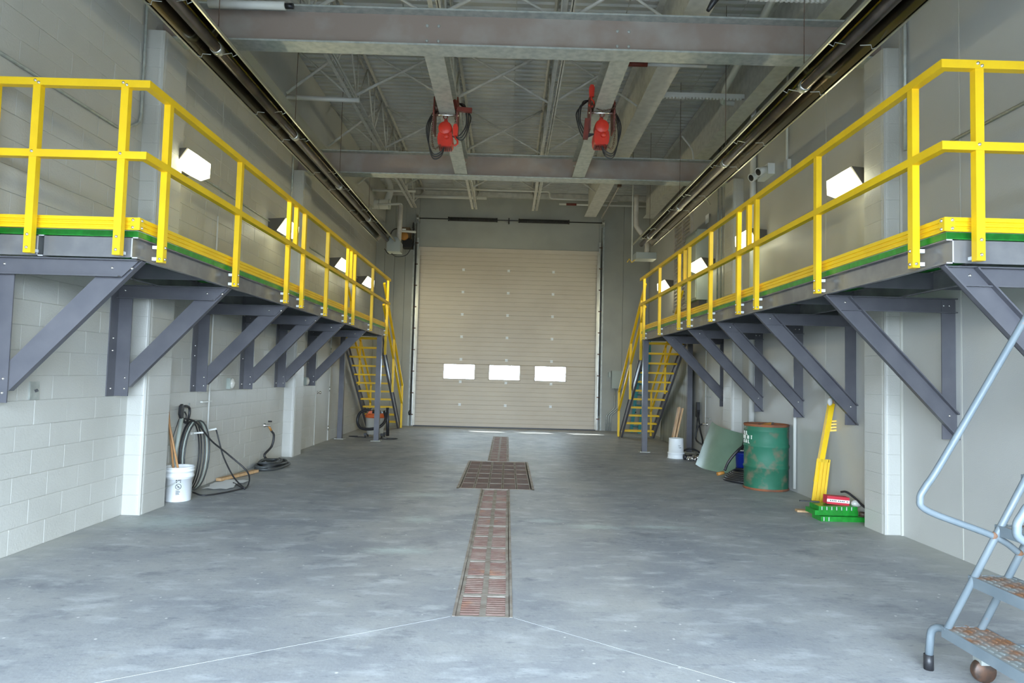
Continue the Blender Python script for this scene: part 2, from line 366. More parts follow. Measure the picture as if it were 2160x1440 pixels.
def vis(b):
    x, y = proj((XL, (b[0]+b[1])/2, (b[2]+b[3])/2)); return -20 < x < 2180 and -20 < y < 1460
full = [b for b in blocks if vis(b) and abs(b[1]-b[0]-BL) < 1e-4 and abs(b[3]-b[2]-BH) < 1e-4]
full.sort(key=lambda b: ((b[0]+b[1])/2)**2 + ((b[2]+b[3])/2-CAM_Z)**2)
near = set(full[:285]); rest = MB(); proto = None
wlo = Vector(wall_left.location)
for b in blocks:
    if b in near:
        if proto is None:
            q = MB(); block_geo(q, 0, 0, BL, 0, BH); proto = q.build('block', 'block', None, origin=(0,0,0)); o = proto
        else: o = proto.copy(); COL.objects.link(o)
        o.parent = wall_left; o.location = Vector((XL+random.uniform(-.0012,.0012), b[0], b[2])) - wlo
    else: block_geo(rest, XL+random.uniform(-.0012,.0012), *b)
rest.build('far_blocks', 'block', wall_left, kind='stuff')
# vertical control joints with sealant
for y in (8.2, 13.05+1.9): struct(MB().box(XL-.006, XL+.0035, y-.007, y+.007, 0 if y < 9 else 0, 6.2).build('trim_control_joint', 'sealant'))
def pilaster(xw, s, y0, y1, dep, wall, ztop=4.76):
    nb = int(round(ztop/BH)); wo = Vector(wall.location); pro = None; R = .05
    for k in range(nb):
        if pro is None:
            q = MB(); X = dep; D = y1-y0; pts = [(-.02,0),(X-R,0)]
            for a in range(1, 5): t_ = math.pi/2*a/5; pts.append((X-R+R*math.sin(t_), R-R*math.cos(t_)))
            pts += [(X,R),(X,D),(-.02,D)]
            h = BH; c = .002
            ring = [(z, ins) for z, ins in ((.0005, .0018), (c*1.6, 0), (h-c*1.6, 0), (h-.0005, .0018))]
            cx_, cy_ = X/2, D/2; P = []; n = len(pts)
            for z, ins in ring:
                for (px_, py_) in pts:
                    ddx, ddy = (cx_-px_), (cy_-py_); L_ = max(abs(ddx), abs(ddy), 1e-6)
                    P.append(((px_+ins*(1 if ddx > 0 else -1)*(abs(ddx) > .01))*s, py_+ins*(1 if ddy > 0 else -1), z))
            Fs = [(i*n+k2, i*n+(k2+1)%n, (i+1)*n+(k2+1)%n, (i+1)*n+k2) for i in range(3) for k2 in range(n)] + [tuple(range(n))[::-1], tuple(range(3*n, 4*n))]
            if s < 0: Fs = [f[::-1] for f in Fs]
            q.add(P, Fs); pro = q.build('pilaster_block', 'block', None, origin=(0,0,0)); o = pro
        else: o = pro.copy(); COL.objects.link(o)
        o.parent = wall; o.location = Vector((xw, y0, k*BH)) - wo
    MB().box(xw, xw+s*(dep-.006), y0+.006, y1-.006, 0, nb*BH-.003).build('pilaster_core', 'block', wall)
pilaster(XL, 1, 6.43, 6.88, .18, wall_left); pilaster(XL, 1, 10.93, 11.36, .18, wall_left)
# right wall: smooth painted panels
wr = MB(); wr.box(XR+.045, XR+.30, Y0, YB+.3, -.1, ZC+.3)
wall_right = struct(wr.build('wall_right', 'panelwall', origin=(XR+.15, 8, 0)))
js = [Y0, .75, 3.14, 5.53, 7.91, 10.30, 12.70, 15.1, YB]
for a, b in zip(js, js[1:]):
    q = MB(); j = .006; c = .006
    for z0, z1 in ((0, ZC+.1),):
        P = [(XR+.05,a+j,z0),(XR+.05,b-j,z0),(XR+.05,b-j,z1),(XR+.05,a+j,z1),(XR+.008,a+j,z0),(XR+.008,b-j,z0),(XR+.008,b-j,z1),(XR+.008,a+j,z1),(XR,a+j+c,z0),(XR,b-j-c,z0),(XR,b-j-c,z1),(XR,a+j+c,z1)]
        q.add(P, [f[::-1] for f in [(0,1,5,4),(1,2,6,5),(2,3,7,6),(3,0,4,7),(4,5,9,8),(5,6,10,9),(6,7,11,10),(7,4,8,11),(8,9,10,11)]])
    q.build('wall_panel', 'panelwall', wall_right)
for y in js[2:-1]: struct(MB().box(XR-.002, XR+.03, y-.006, y+.006, 0, 6.2).build('trim_sealant', 'sealant'))
pilaster(XR, -1, 6.37, 6.72, .175, wall_right); pilaster(XR, -1, 10.72, 11.12, .175, wall_right)
struct(MB().box(XR-.02, XR, 6.352, 6.368, 0, 5.2).build('trim_pilaster_edge', 'sealant'))
# back wall round the overhead door
DX0, DX1, DZT = -2.50, 2.42, 4.87
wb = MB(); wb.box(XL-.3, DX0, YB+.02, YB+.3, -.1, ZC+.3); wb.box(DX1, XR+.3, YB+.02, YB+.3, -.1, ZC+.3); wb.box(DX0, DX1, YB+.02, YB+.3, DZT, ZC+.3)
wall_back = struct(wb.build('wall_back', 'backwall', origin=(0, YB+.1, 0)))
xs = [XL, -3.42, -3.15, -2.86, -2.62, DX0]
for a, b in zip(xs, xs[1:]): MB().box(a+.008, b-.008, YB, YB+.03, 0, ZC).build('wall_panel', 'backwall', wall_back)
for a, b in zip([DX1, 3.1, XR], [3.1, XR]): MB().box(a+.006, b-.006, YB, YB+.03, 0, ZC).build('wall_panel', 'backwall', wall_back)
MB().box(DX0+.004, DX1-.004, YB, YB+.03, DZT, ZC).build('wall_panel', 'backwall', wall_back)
struct(MB().box(XL+.0, XR, YB-.10, YB, 6.27, 6.41).build('trim_ledger', 'steelw'))
# front wall behind the camera, open doorway kept low to dim the upper walls
wf = MB(); wf.box(XL-.3, -3.0, Y0-.25, Y0, -.1, ZC+.3); wf.box(3.0, XR+.3, Y0-.25, Y0, -.1, ZC+.3); wf.box(-3.0, 3.0, Y0-.25, Y0, 3.3, ZC+.3)
struct(wf.build('wall_front', 'panelwall', origin=(0, Y0, 0)))
# ceiling: ribbed roof deck
c = MB(); prof = []; y = Y0-.2; pitch = .152
while y < YB+.3:
    prof += [(y, ZC), (y+.036, ZC), (y+.044, ZC+.032), (y+.144, ZC+.032)]; y += pitch
xa, xb = XL-.2, XR+.2; n = len(prof)
c.add([(xa, p[0], p[1]) for p in prof]+[(xb, p[0], p[1]) for p in prof], [(i, n+i, n+i+1, i+1) for i in range(n-1)])
c.box(xa, xb, Y0-.25, YB+.3, ZC+.05, ZC+.3)
ceiling = struct(c.build('ceiling', 'deck', origin=(0, 8, ZC)))
for x in (-3.0, -1.55, 0.0, 1.5, 3.05):
    MB().box(x-.004, x+.004, Y0, YB, ZC-.006, ZC+.0).build('deck_seam', 'deck', ceiling)
for yy in (4.1, 7.2, 9.0, 11.0, 13.0, 15.2): MB().box(XL, XR, yy-.008, yy+.008, ZC-.010, ZC).build('deck_seam', 'blackm' if 0 else 'deck', ceiling)

# ------------------------------------------------------------------ roof framing
def joist(x, label, y0=-1.18, y1=17.85, zb=5.53, zt=6.40):
    t = thing('bar_joist', (x, y0, zb), label, 'joist', None); yb1 = 16.25
    for dx in (-.045, .045):
        q = MB(); q.box(x+dx-.026, x+dx+.026, y0, yb1, zb, zb+.007); q.box(x+dx-(.004 if dx > 0 else -.004)-.003, x+dx+.003, y0, yb1, zb, zb+.055); q.build('bottom_chord', 'steelw', t)
        q = MB(); q.box(x+dx-.026, x+dx+.026, y0, y1, zt-.007, zt); q.box(x+dx-.003, x+dx+.003, y0, y1, zt-.055, zt); q.build('top_chord', 'steelw', t)
    y = y0; k = 0; st = .62
    while y + st < yb1:
        a = (x, y, zb+.03 if k % 2 == 0 else zt-.03); b = (x, y+st, zt-.03 if k % 2 == 0 else zb+.03)
        MB().tube([a, b], .0135, 6).build('web_member', 'steelw', t); y += st; k += 1
        if k % 2 == 0: MB().tube([(x, y, zb+.03), (x, y, zt-.03)], .010, 6).build('web_member', 'steelw', t)
    MB().tube([(x, yb1-.3, zb+.03), (x, y1-.1, zt-.03)], .0135, 6).build('web_member', 'steelw', t)
    return t
joist(-2.42, 'white open web bar joist nearest the left wall')
joist(-.92, 'white open web bar joist above the left red hoist')
joist(.58, 'white open web bar joist just right of the middle of the roof')
def box_girder(name, x0, x1, z0, z1, y0, y1, label):
    t = thing(name, ((x0+x1)/2, y0, z0), label, 'beam'); q = MB()
    MB().box(x0, x1, y0, y1, z0, z0+.018).build('bottom_flange', 'steelw', t); MB().box(x0, x1, y0, y1, z1-.018, z1).build('top_flange', 'steelw', t)
    MB().box((x0+x1)/2-.06, (x0+x1)/2+.06, y0, y1, z0+.018, z1-.018).build('web', 'steelw', t); return t
box_girder('roof_girder', 1.87, 2.17, 5.53, 6.40, -1.18, 16.7, 'wide pale roof girder right of centre running the length of the roof')
box_girder('roof_girder', 3.38, 3.64, 5.53, 6.40, -1.18, 16.7, 'pale girder running under the roof tight against the right wall')
q = MB(); q.box(XL+.002, -3.42, -1.18, 17.8, 5.50, 6.40)
tag(q.build('edge_girder', 'block'), 'boxed-in girder under the roof tight against the left wall', 'beam')
# cross bridging between joists
def bridging(xa_, xb_, y, label, one=False):
    t = thing('joist_bridging', ((xa_+xb_)/2, y, 5.54), label, 'brace', 'diagonal bridging between the roof joists')
    MB().tube([(xa_, y, 5.56), (xb_, y+.05, 6.36)], .022, 8).build('brace', 'steelw', t)
    if not one: MB().tube([(xa_, y+.08, 6.36), (xb_, y+.1, 5.56)], .016, 8).build('brace', 'steelw', t)
spans = [(-3.41, -2.47, 'between left wall and first joist'), (-2.37, -.97, 'between first and second joists'), (-.87, .53, 'between the two middle joists'), (.63, 1.86, 'between third joist and wide girder')]
for y, yn in ((4.6, 'in front of the near crossbeam'), (7.4, 'just behind the near crossbeam'), (9.7, 'level with the hoists'), (12.0, 'over the far crossbeam'), (14.4, 'nearest the overhead door')):
    for a, b, nm in spans: bridging(a, b, y, 'white crossed bridging %s, %s' % (nm, yn))
# cross beams on the pilasters
def cross_beam(yc, label, z=4.775, d=.39):
    t = thing('cross_beam', (0, yc, z), label, 'beam'); W = .235
    MB().box(XL+.01, XR-.01, yc-W/2, yc+W/2, z, z+.018).build('bottom_flange', 'galv', t, label='pale galvanised bottom flange')
    MB().box(XL+.01, XR-.01, yc-W/2, yc+W/2, z+d-.018, z+d).build('top_flange', 'galv', t)
    MB().box(XL+.01, XR-.01, yc-.007, yc+.007, z+.018, z+d-.018).build('web', 'beam', t, label='brownish weathered web')
    for x in (-.865, 1.115):
        for dx in (-.06, .06):
            for dz in (.10, .26): MB().lathe((x+dx, yc-.007, z+dz), [(0,.012),(.014,.012),(.016,0)], 8, (0,-1,0)).build('bolt', 'galv', t)
    return t
cross_beam(6.70, 'heavy brown steel crossbeam nearest the camera, resting on the first pilasters')
cross_beam(11.12, 'far galvanised steel crossbeam behind the hoists, resting on the second pilasters')
def monorail(x, label):
    t = thing('monorail_beam', (x, 6.85, 4.80), label, 'beam'); a, b = 6.83, 11.0; z = 4.80
    MB().box(x-.105, x+.105, a, b, z, z+.016).build('bottom_flange', 'galv', t)
    MB().box(x-.105, x+.105, a, b, z+.27, z+.286).build('top_flange', 'galv', t)
    MB().box(x-.006, x+.006, a, b, z+.016, z+.27).build('web', 'galv', t)
monorail(-.865, 'left galvanised monorail beam with a red hoist hanging from it')
monorail(1.115, 'right galvanised monorail beam with a red hoist hanging from it')

# ------------------------------------------------------------------ hoists
def chain(mb, pts, r=.006, step=.026):
    P = bez(pts, 10); d = 0; last = P[0]; k = 0; out = []
    for p in P[1:]:
        seg = (p-last)
        while seg.length > step:
            last = last + seg.normalized()*step; seg = p-last; x, y, dd = basis(seg if seg.length > 1e-5 else (0,0,1))
            e = x if k % 2 == 0 else y; k += 1
            loop = [last + dd*(math.cos(a)*step*.72) + e*(math.sin(a)*step*.36) for a in [i*math.pi/3 for i in range(6)]]
            mb.tube(loop, r*.62, 4, closed=True)
    return mb
def hoist(x, y, label, mir=1, slung=False):
    z = 4.80; t = thing('chain_hoist', (x, y, 4.25), label, 'hoist', 'chain hoists hanging from the two monorail beams')
    for sx in (-1, 1):
        q = MB(); q.prism([(x+sx*.150, y-.11, z-.26), (x+sx*.150, y+.11, z-.26), (x+sx*.150, y+.15, z-.02), (x+sx*.150, y+.10, z+.20), (x+sx*.150, y-.10, z+.20), (x+sx*.150, y-.15, z-.02)], (-.008,0,0), (.008,0,0))
        p = q.build('trolley_plate', 'dred', t)
        for dy in (-.08, .08): MB().lathe((x+sx*.138, y+dy, z+.055), [(0,-.045),(.036,-.045),(.036,0),(.03,.004),(0,.004)], 14, (sx,0,0)).build('wheel', 'chain', p)
    MB().cyl((x-.17, y-.10, z-.045), (x+.17, y-.10, z-.045), .014, 10).build('cross_pin', 'bolt', t, label='bare metal cross pin')
    q = MB(); q.tube([(x-.0, y-.10, z-.03), (x+.025, y-.10, z-.05), (x+.026, y-.10, z-.08), (x, y-.10, z-.10), (x-.026, y-.10, z-.08), (x-.022, y-.10, z-.06)], .009, 6); q.build('top_hook', 'dred', t)
    # body
    bx, bz = x, z-.265
    q = MB(); q.lathe((bx, y-.12, bz+.05), [(0,.0),(.075,.0),(.088,.012),(.09,.05),(.09,.17),(.075,.24),(0,.24)], 22, (0,1,0)); q.box(bx-.022, bx+.022, y-.04, y+.06, bz+.12, bz+.19); q.build('motor_housing', 'red', t)
    q = MB(); P = [(-.07,-.18),(.07,-.18),(.09,-.15),(.098,-.08),(.09,-.02),(.06,.02),(-.06,.02),(-.09,-.02),(-.098,-.08),(-.09,-.15)]
    q.prism([(bx+a, y, bz+b) for a, b in P], (0,-.10,0), (0,.12,0)); q.build('gear_case', 'red', t)
    MB().lathe((bx+.02, y-.10, bz-.06), [(0,.035),(.03,.035),(.036,.02),(.036,0)], 14, (0,-1,0)).build('brake_cover', 'red', t)
    q = MB()
    for k in range(-3, 4): q.box(bx+k*.025-.006, bx+k*.025+.006, y-.06, y+.06, bz-.20, bz-.165)
    q.build('cooling_fin', 'dred', t)
    # lower hook block
    hx = x + mir*.135
    if slung: hx = x - .14; hz = z+.20
    else: hz = z-.27
    q = MB(); q.prism([(hx-.028, y-.12, hz-.05), (hx+.028, y-.12, hz-.05), (hx+.034, y-.12, hz+.06), (hx+.018, y-.12, hz+.10), (hx-.018, y-.12, hz+.10), (hx-.034, y-.12, hz+.06)], (0,-.022,0), (0,.022,0)); q.build('hook_block', 'red', t)
    q = MB(); q.tube([(hx, y-.12, hz-.05), (hx, y-.12, hz-.08), (hx+.03, y-.12, hz-.11), (hx+.032, y-.12, hz-.15), (hx, y-.12, hz-.18), (hx-.03, y-.12, hz-.16), (hx-.026, y-.12, hz-.14)], [.010,.011,.012,.013,.012,.009,.006], 6); q.build('load_hook', 'red', t)
    q = MB()
    if slung: chain(q, [(hx, y-.13, hz-.12), (hx+.05, y-.14, hz-.19), (x, y-.14, z-.03), (x+.14, y-.14, z+.01), (x+.17, y-.1, z+.10)]); chain(q, [(x+.15, y-.14, z+.05), (x+.165, y-.14, z-.2), (x+.13, y-.14, z-.5), (x+.05, y-.14, bz-.2)])
    else: chain(q, [(hx, y-.12, hz+.1), (hx-.01, y-.12, z-.05)]); chain(q, [(x-.15, y-.14, z-.02), (x-.165, y-.14, z-.3), (x-.13, y-.14, z-.5), (x-.05, y-.13, bz-.18)])
    q.build('load_chain', 'chain', t, kind='stuff')
    for k, dz in enumerate((0, .03, .06)):
        sx = -1 if not slung else 1
        P = [(x+sx*.15, y+.05, z+.1), (x+sx*(.20+.02*k), y-.05, z-.15), (x+sx*(.21+.01*k), y-.05, z-.40+dz), (x+sx*.15, y-.06, z-.60+dz), (x+sx*.04, y-.06, z-.56+dz), (x, y-.04, bz-.1)]
        MB().tube(bez(P, 8), .008, 6).build('cable', 'black', t)
    sx = 1 if not slung else -1
    for k in range(3):
        P = [(x+sx*.15, y+.1, z+.20), (x+sx*(.24+.03*k), y, z+.12-.05*k), (x+sx*(.27+.02*k), y-.04, z-.12), (x+sx*(.19+.02*k), y-.05, z-.28-.03*k), (x+sx*.09, y-.05, z-.30)]
        MB().tube(bez(P, 8), .009, 6).build('cable', 'black', t)
    if not slung:
        q = MB(); q.bar((x+.15, y-.14, z+.02), (x+.34, y-.16, z-.0), .05, .055).bar((x+.15, y-.14, z+.03), (x+.11, y-.12, z+.14), .05, .05)
    else:
        q = MB(); q.bar((x-.21, y-.14, z-.40), (x-.19, y-.14, z-.14), .05, .06, (1,0,0))
    q.build('control_pendant', 'dred', t)
hoist(-.88, 8.45, 'red electric chain hoist under the left monorail, hook hanging beside its body')
hoist(1.11, 8.24, 'red electric chain hoist under the right monorail, hook tied up on the beam', slung=True)

# ------------------------------------------------------------------ radiant heaters
def heater(x, z, y1, tilt, label, s, w=.36, y0=1.6):
    t = thing('radiant_tube_heater', (x, y1, z), label, 'heater'); h = w/2
    R = Matrix.Translation((x,0,z)) @ Matrix.Rotation(tilt, 4, 'Y') @ Matrix.Translation((-x,0,-z))
    P = [(-h-.0,-.02),(-h,.0),(-h*.62,.115),(-.05,.15),(0,.135),(.05,.15),(h*.62,.115),(h,.0),(h,-.02)]
    ys = [y0]; L = 2.3
    k = 0
    while ys[-1] < y1-.3: ys.append(min(ys[-1]+L, y1))
    for a, b in zip(ys, ys[1:]):
        q = MB(); n = len(P); th = .004
        A = [(x+p[0], a, z+p[1]) for p in P]; B = [(x+p[0], b+.02, z+p[1]+.002) for p in P]
        A2 = [(x+p[0]*1.01, a, z+p[1]+th) for p in P]; B2 = [(x+p[0]*1.01, b+.02, z+p[1]+.002+th) for p in P]
        q.add(A+B, [(i, i+1, n+i+1, n+i) for i in range(n-1)]); q.add(A2+B2, [(i, n+i, n+i+1, i+1) for i in range(n-1)])
        q.xf(R).build('reflector_section', 'refl', t); q = MB()
        q.box(x-h-.012, x-h+.002, a, b, z-.026, z-.018); q.box(x+h-.002, x+h+.012, a, b, z-.026, z-.018)
        q.box(x-h-.014, x-h-.010, a, b, z-.026, z+.006); q.box(x+h+.010, x+h+.014, a, b, z-.026, z+.006)
        q.xf(R).build('reflector_rim', 'brass', t)
    MB().cyl((x, y0, z+.035), (x, y1+.12, z+.035), .05, 16).xf(R).build('emitter_tube', 'tube', t)
    for i, yy in enumerate(ys[1:-1]):
        for dd in (0, .9):
            q = MB(); q.tube([(x-h-.012, yy-dd, z-.02), (x-h+.04, yy-dd, z-.045), (x-h+.05, yy-dd, z-.01), (x-.06, yy-dd, z-.02)], .0035, 6)
            q.tube([(x+h+.012, yy-dd, z-.02), (x+h-.04, yy-dd, z-.045), (x+h-.05, yy-dd, z-.01), (x+.06, yy-dd, z-.02)], .0035, 6); q.xf(R).build('wire_hanger', 'galv', t)
        MB().lathe((x, yy-.04, z+.035), [(.05,0),(.058,0),(.058,.08),(.05,.08)], 16, (0,1,0)).xf(R).build('tube_clamp', 'alu', t)
    for yy in ys[1:-1]: MB().tube([(x, yy, z+.14), (x, yy, 6.40 if abs(x) < 3.4 else 5.5)], .004, 5).build('hanging_chain', 'chain', t)
    return t
heater(-2.86, 4.45, 15.1, -.05, 'long polished radiant tube heater hung along the left side above the walkway', -1, w=.38)
heater(2.785, 4.25, 13.8, .04, 'long polished radiant tube heater hung along the right side above the walkway', 1, w=.40)
# burner boxes and flues
t = thing('heater_burner', (-2.72, 15.2, 4.2), 'grey burner box with a tall flue at the far end of the left heater', 'burner')
q = MB(); q.prism([(-2.86,0,4.22),(-2.55,0,4.22),(-2.55,0,4.45),(-2.62,0,4.55),(-2.80,0,4.55),(-2.86,0,4.46)], (0,15.14,0), (0,15.50,0)); q.build('burner_case', 'burner', t)
MB().tube([(-2.62,15.35,4.5),(-2.60,15.35,5.35)], .055, 14).build('flue_pipe', 'flue', t)
MB().tube(bez([(-2.85,15.4,4.3),(-2.7,15.4,4.15),(-2.45,15.45,4.2),(-2.32,15.5,4.45)],6), .009, 6).build('cable', 'black', t)
t2 = thing('heater_burner', (2.95, 14.2, 4.0), 'pale burner box and crooked flue at the far end of the right heater', 'burner')
MB().box(2.72, 3.16, 14.12, 14.5, 4.02, 4.16).build('burner_case', 'burner', t2)
MB().tube(bez([(2.98,14.3,4.12),(2.98,14.3,4.42),(2.78,14.3,4.72),(2.74,14.3,4.85),(2.74,14.3,5.45)],5), .055, 12).build('flue_pipe', 'flue', t2)
g_ = thing('gas_pipe', (2.66, 14.3, 3.95), 'thin grey gas pipe with a yellow valve handle beside the right burner', 'pipe')
MB().tube([(2.66,14.3,3.98),(2.66,14.3,6.40)], .014, 8).build('pipe', 'pvc', g_)
MB().tube([(2.56,14.3,3.96),(2.6,14.3,4.04),(2.66,14.3,3.96),(2.74,14.3,4.03),(2.8,14.3,4.04)], .010, 6).build('valve_handle', 'yel', g_)
# ventilation duct in the far left corner
t = thing('vent_duct', (-3.0, 16.3, 5.2), 'white round vent duct with an elbow in the far left roof corner', 'duct')
MB().tube([(-3.65,16.3,5.61),(-3.03,16.3,5.61)], .125, 20).build('horizontal_duct', 'pvc', t)
MB().tube(bez([(-3.15,16.3,5.61),(-3.06,16.3,5.85),(-3.05,16.3,6.05),(-3.12,16.3,6.22),(-3.2,16.3,6.4)],5), .085, 16).build('elbow', 'pvc', t)
for xx in (-3.5, -3.3, -3.05): MB().lathe((xx,16.3,5.61), [(.127,0),(.131,.002),(.131,.014),(.127,.016)], 20, (1,0,0)).build('duct_band', 'galv', t)

# ------------------------------------------------------------------ pipes and conduits
def pipe(name, pts, r, m_, label, cat='pipe', n=10, group=None): return tag(MB().tube(pts, r, n).build(name, m_), label, cat, group)
def elb(pts, R=.1, k=4):
    P = [Vector(p) for p in pts]; out = [P[0]]
    for a, b, c_ in zip(P, P[1:], P[2:]):
        d1 = (a-b).normalized(); d2 = (c_-b).normalized(); s_ = b+d1*R; e_ = b+d2*R
        for i in range(k+1): u = i/k; out.append(s_*(1-u)**2 + b*2*u*(1-u) + e_*u*u)
    out.append(P[-1]); return out
pipe('drain_pipe', elb([(3.765,10.15,.02),(3.765,10.15,5.80),(3.27,10.15,5.80),(3.20,9.8,5.86),(2.95,7.3,5.86),(2.9,3.0,5.86)], .07), .048, 'pvc', 'thick white pipe down the right wall behind the green drum and along the roof', n=14)
pipe('conduit', elb([(XL+.02,Y0+.1,3.62),(XL+.02,6.05,3.62),(XL+.02,6.36,3.80),(XL+.02,6.36,6.3)], .1), .013, 'galv', 'thin conduit bending up the left wall in front of the nearest pilaster', 'conduit')
pipe('conduit', [(XL+.02,7.3,3.66),(XL+.02,10.85,3.66)], .012, 'galv', 'thin conduit between the first two lamps on the left wall', 'conduit')
pipe('conduit', [(XL+.02,11.45,3.66),(XL+.02,16.2,3.66)], .012, 'galv', 'thin conduit between the two far lamps on the left wall', 'conduit')
pipe('conduit', [(XL+.02,10.82,3.7),(XL+.02,10.82,6.3)], .012, 'galv', 'thin vertical conduit beside the top of the second left pilaster', 'conduit')
pipe('conduit', [(XR-.02,Y0+.1,3.56),(XR-.02,6.3,3.56)], .013, 'galv', 'thin level conduit on the near right wall behind the handrail', 'conduit')
pipe('conduit', [(XR-.02,7.0,3.60),(XR-.02,10.6,3.60)], .012, 'galv', 'thin level conduit on the right wall beyond the first pilaster', 'conduit')
pipe('conduit', elb([(XR-.03,6.25,3.7),(XR-.03,6.25,6.3)], .1), .018, 'galv', 'vertical conduit on the near side of the first right pilaster', 'conduit')
pipe('conduit', elb([(XR-.03,8.96,4.45),(XR-.03,8.96,5.84),(1.9,8.96,5.86),(1.75,8.96,6.1)], .12), .017, 'pvc', 'pale conduit dropping to the emergency light on the right wall', 'conduit')
for k, (yy, zz) in enumerate(((11.55, 6.3), (11.75, 6.3), (11.95, 6.3))):
    pipe('conduit', [(XR-.03,yy,2.4),(XR-.03,yy,zz)], .016, 'galv', ('nearest','middle','farthest')[k]+' of three vertical conduits beyond the second right pilaster', 'conduit', group='three vertical conduits on the right wall')
pipe('floor_conduit', [(XR-.03,7.22,.03),(XR-.03,7.22,1.05)], .0, 'pvc', 'x', 'conduit') if 0 else None
pipe('wall_conduit', [(XR-.03,8.68,.05),(XR-.03,8.68,2.2)], .022, 'pvc', 'white conduit on the right wall between drum and yellow guardrail piece', 'conduit')
pipe('wall_conduit', [(XR-.03,11.38,.05),(XR-.03,11.38,2.2)], .022, 'pvc', 'pale conduit on the right wall behind the curved green sheet', 'conduit')
q = thing('water_pipe', (XL+.03, 8.1, .5), 'thin pale water pipe with brackets on the left wall above the hose rack', 'pipe')
MB().tube([(XL+.04,8.10,.52),(XL+.04,8.10,3.3)], .011, 8).build('pipe', 'pvc', q)
for z_ in (1.02,.66): MB().bar((XL+.03,7.92,z_),(XL+.03,8.18,z_), .03, .02).build('pipe_bracket', 'pvc', q)
q = thing('water_pipe', (XR-.03, 12.55, .55), 'thin pale water pipe with brackets on the right wall above the black hose', 'pipe')
MB().tube([(XR-.04,12.55,.58),(XR-.04,12.55,2.2)], .011, 8).build('pipe', 'pvc', q)
for z_ in (1.12,.72): MB().bar((XR-.03,12.3,z_),(XR-.03,12.6,z_), .03, .015).build('pipe_bracket', 'galv', q)
# gas lines across the roof near the door
pipe('gas_pipe', elb([(-2.5,16.6,6.13),(.97,16.6,6.13),(.97,16.6,5.95),(2.7,16.6,5.93)], .08), .026, 'pvc', 'pale gas pipe stepping down as it crosses under the roof by the door', 'pipe')
pipe('gas_pipe', elb([(-2.7,16.9,6.0),(-.65,16.9,6.0)], .08), .045, 'pvc', 'thick short pale pipe under the roof at the left of the door', 'pipe')
pipe('gas_pipe', [(1.22,16.7,5.84),(3.75,16.7,5.84)], .026, 'pvc', 'pale pipe with a red band under the roof at the right of the door', 'pipe')
tag(MB().cyl((1.40,16.7,5.84),(1.66,16.7,5.84), .03, 10).build('pipe_label', 'dred'), 'red marker band round the pale pipe at the right of the door', 'label')
pipe('sprinkler_pipe', elb([(-3.35,11.6,5.30),(-3.0,11.6,5.22),(-1.2,11.6,5.22)], .08), .022, 'pvc', 'thin pale pipe beside the far crossbeam at left', 'pipe') if 0 else None
pipe('roof_pipe', [(-3.42,9.75,5.52),(-2.33,9.75,5.50)], .035, 'pvc', 'thick pale pipe stub between the left wall and the first joist', 'pipe')
pipe('roof_pipe', elb([(-3.4,15.9,5.85),(-2.35,15.9,5.85)], .08), .03, 'pvc', 'upper pale pipe in the far left roof corner', 'pipe')
pipe('roof_pipe', elb([(-3.2,15.6,5.42),(-2.62,15.6,5.45),(-2.62,15.6,5.2)], .06), .026, 'pvc', 'middle pale pipe in the far left roof corner', 'pipe')
pipe('roof_pipe', elb([(-2.88,16.9,5.35),(-2.88,16.9,5.08),(-2.45,16.9,5.06)], .06), .03, 'pvc', 'lowest pale pipe bent beside the torsion shaft bearing', 'pipe')
t = thing('red_banded_pipe', (1.9, 9.3, 5.6), 'pale pipe with a red end piece near the roof, right of the right hoist', 'pipe')
MB().tube([(1.62,7.9,5.28),(2.35,7.9,5.28)], .022, 8).build('pipe', 'pvc', t); MB().cyl((1.36,7.9,5.28),(1.62,7.9,5.28), .03, 10).build('red_sleeve', 'dred', t); MB().cyl((2.3,7.9,5.28),(2.3,7.9,6.42), .005, 6).build('hanger_rod', 'galv', t)
t = thing('strut_channel', (2.9, 9.5, 5.45), 'pale slotted strut channel hung between the wide girder and the right wall', 'channel')
MB().box(2.18,3.42,9.58,9.62,5.62,5.69).build('channel', 'pvc', t)
for k in range(24): MB().box(2.20+k*.05,2.225+k*.05,9.575,9.60,5.595,5.62).build('strut_tooth', 'pvc', t)
t = thing('strut_channel', (2.8, 6.0, 5.8), 'pale slotted strut channel close to the roof at the top right', 'channel')
MB().box(2.27,3.05,6.28,6.33,5.19,5.26).build('channel', 'pvc', t)
for k in range(15): MB().box(2.29+k*.05,2.315+k*.05,6.275,6.30,5.165,5.19).build('strut_tooth', 'pvc', t)
t = thing('roof_pipe', (-2.9, 6.1, 5.6), 'short pale pipe lying across the roof space at the top left', 'pipe')
MB().cyl((-3.06,6.4,5.04),(-2.30,6.4,5.04), .04, 12).build('pipe', 'pvc', t); MB().cyl((-2.30,6.4,5.04),(-2.22,6.4,5.04), .028, 10).build('coupling', 'blackm', t)
pipe('flex_conduit', bez([(3.1,11.9,5.9),(3.3,11.9,5.6),(3.35,12.1,5.2),(3.6,12.2,4.9),(3.75,12.3,4.75)],6), .016, 'pvc', 'curving white flexible conduit high on the right by the far crossbeam', 'conduit')
t = thing('hanging_blower', (1.9, 5.9, 5.2), 'dark nozzle hanging from the roof at the top edge right of centre', 'nozzle')
q = MB().tube([(2.02,6.3,5.30),(1.88,6.3,5.06)], [.055,.02], 10); q.build('nozzle', 'black', t); MB().tube([(2.02,6.3,5.28),(2.05,6.3,6.4)], .012, 6).build('drop_pipe', 'blackm', t)
t = thing('chain_guide', (2.4, 15.8, 4.9), 'slanting brass-coloured strut at the top right of the overhead door', 'brace')
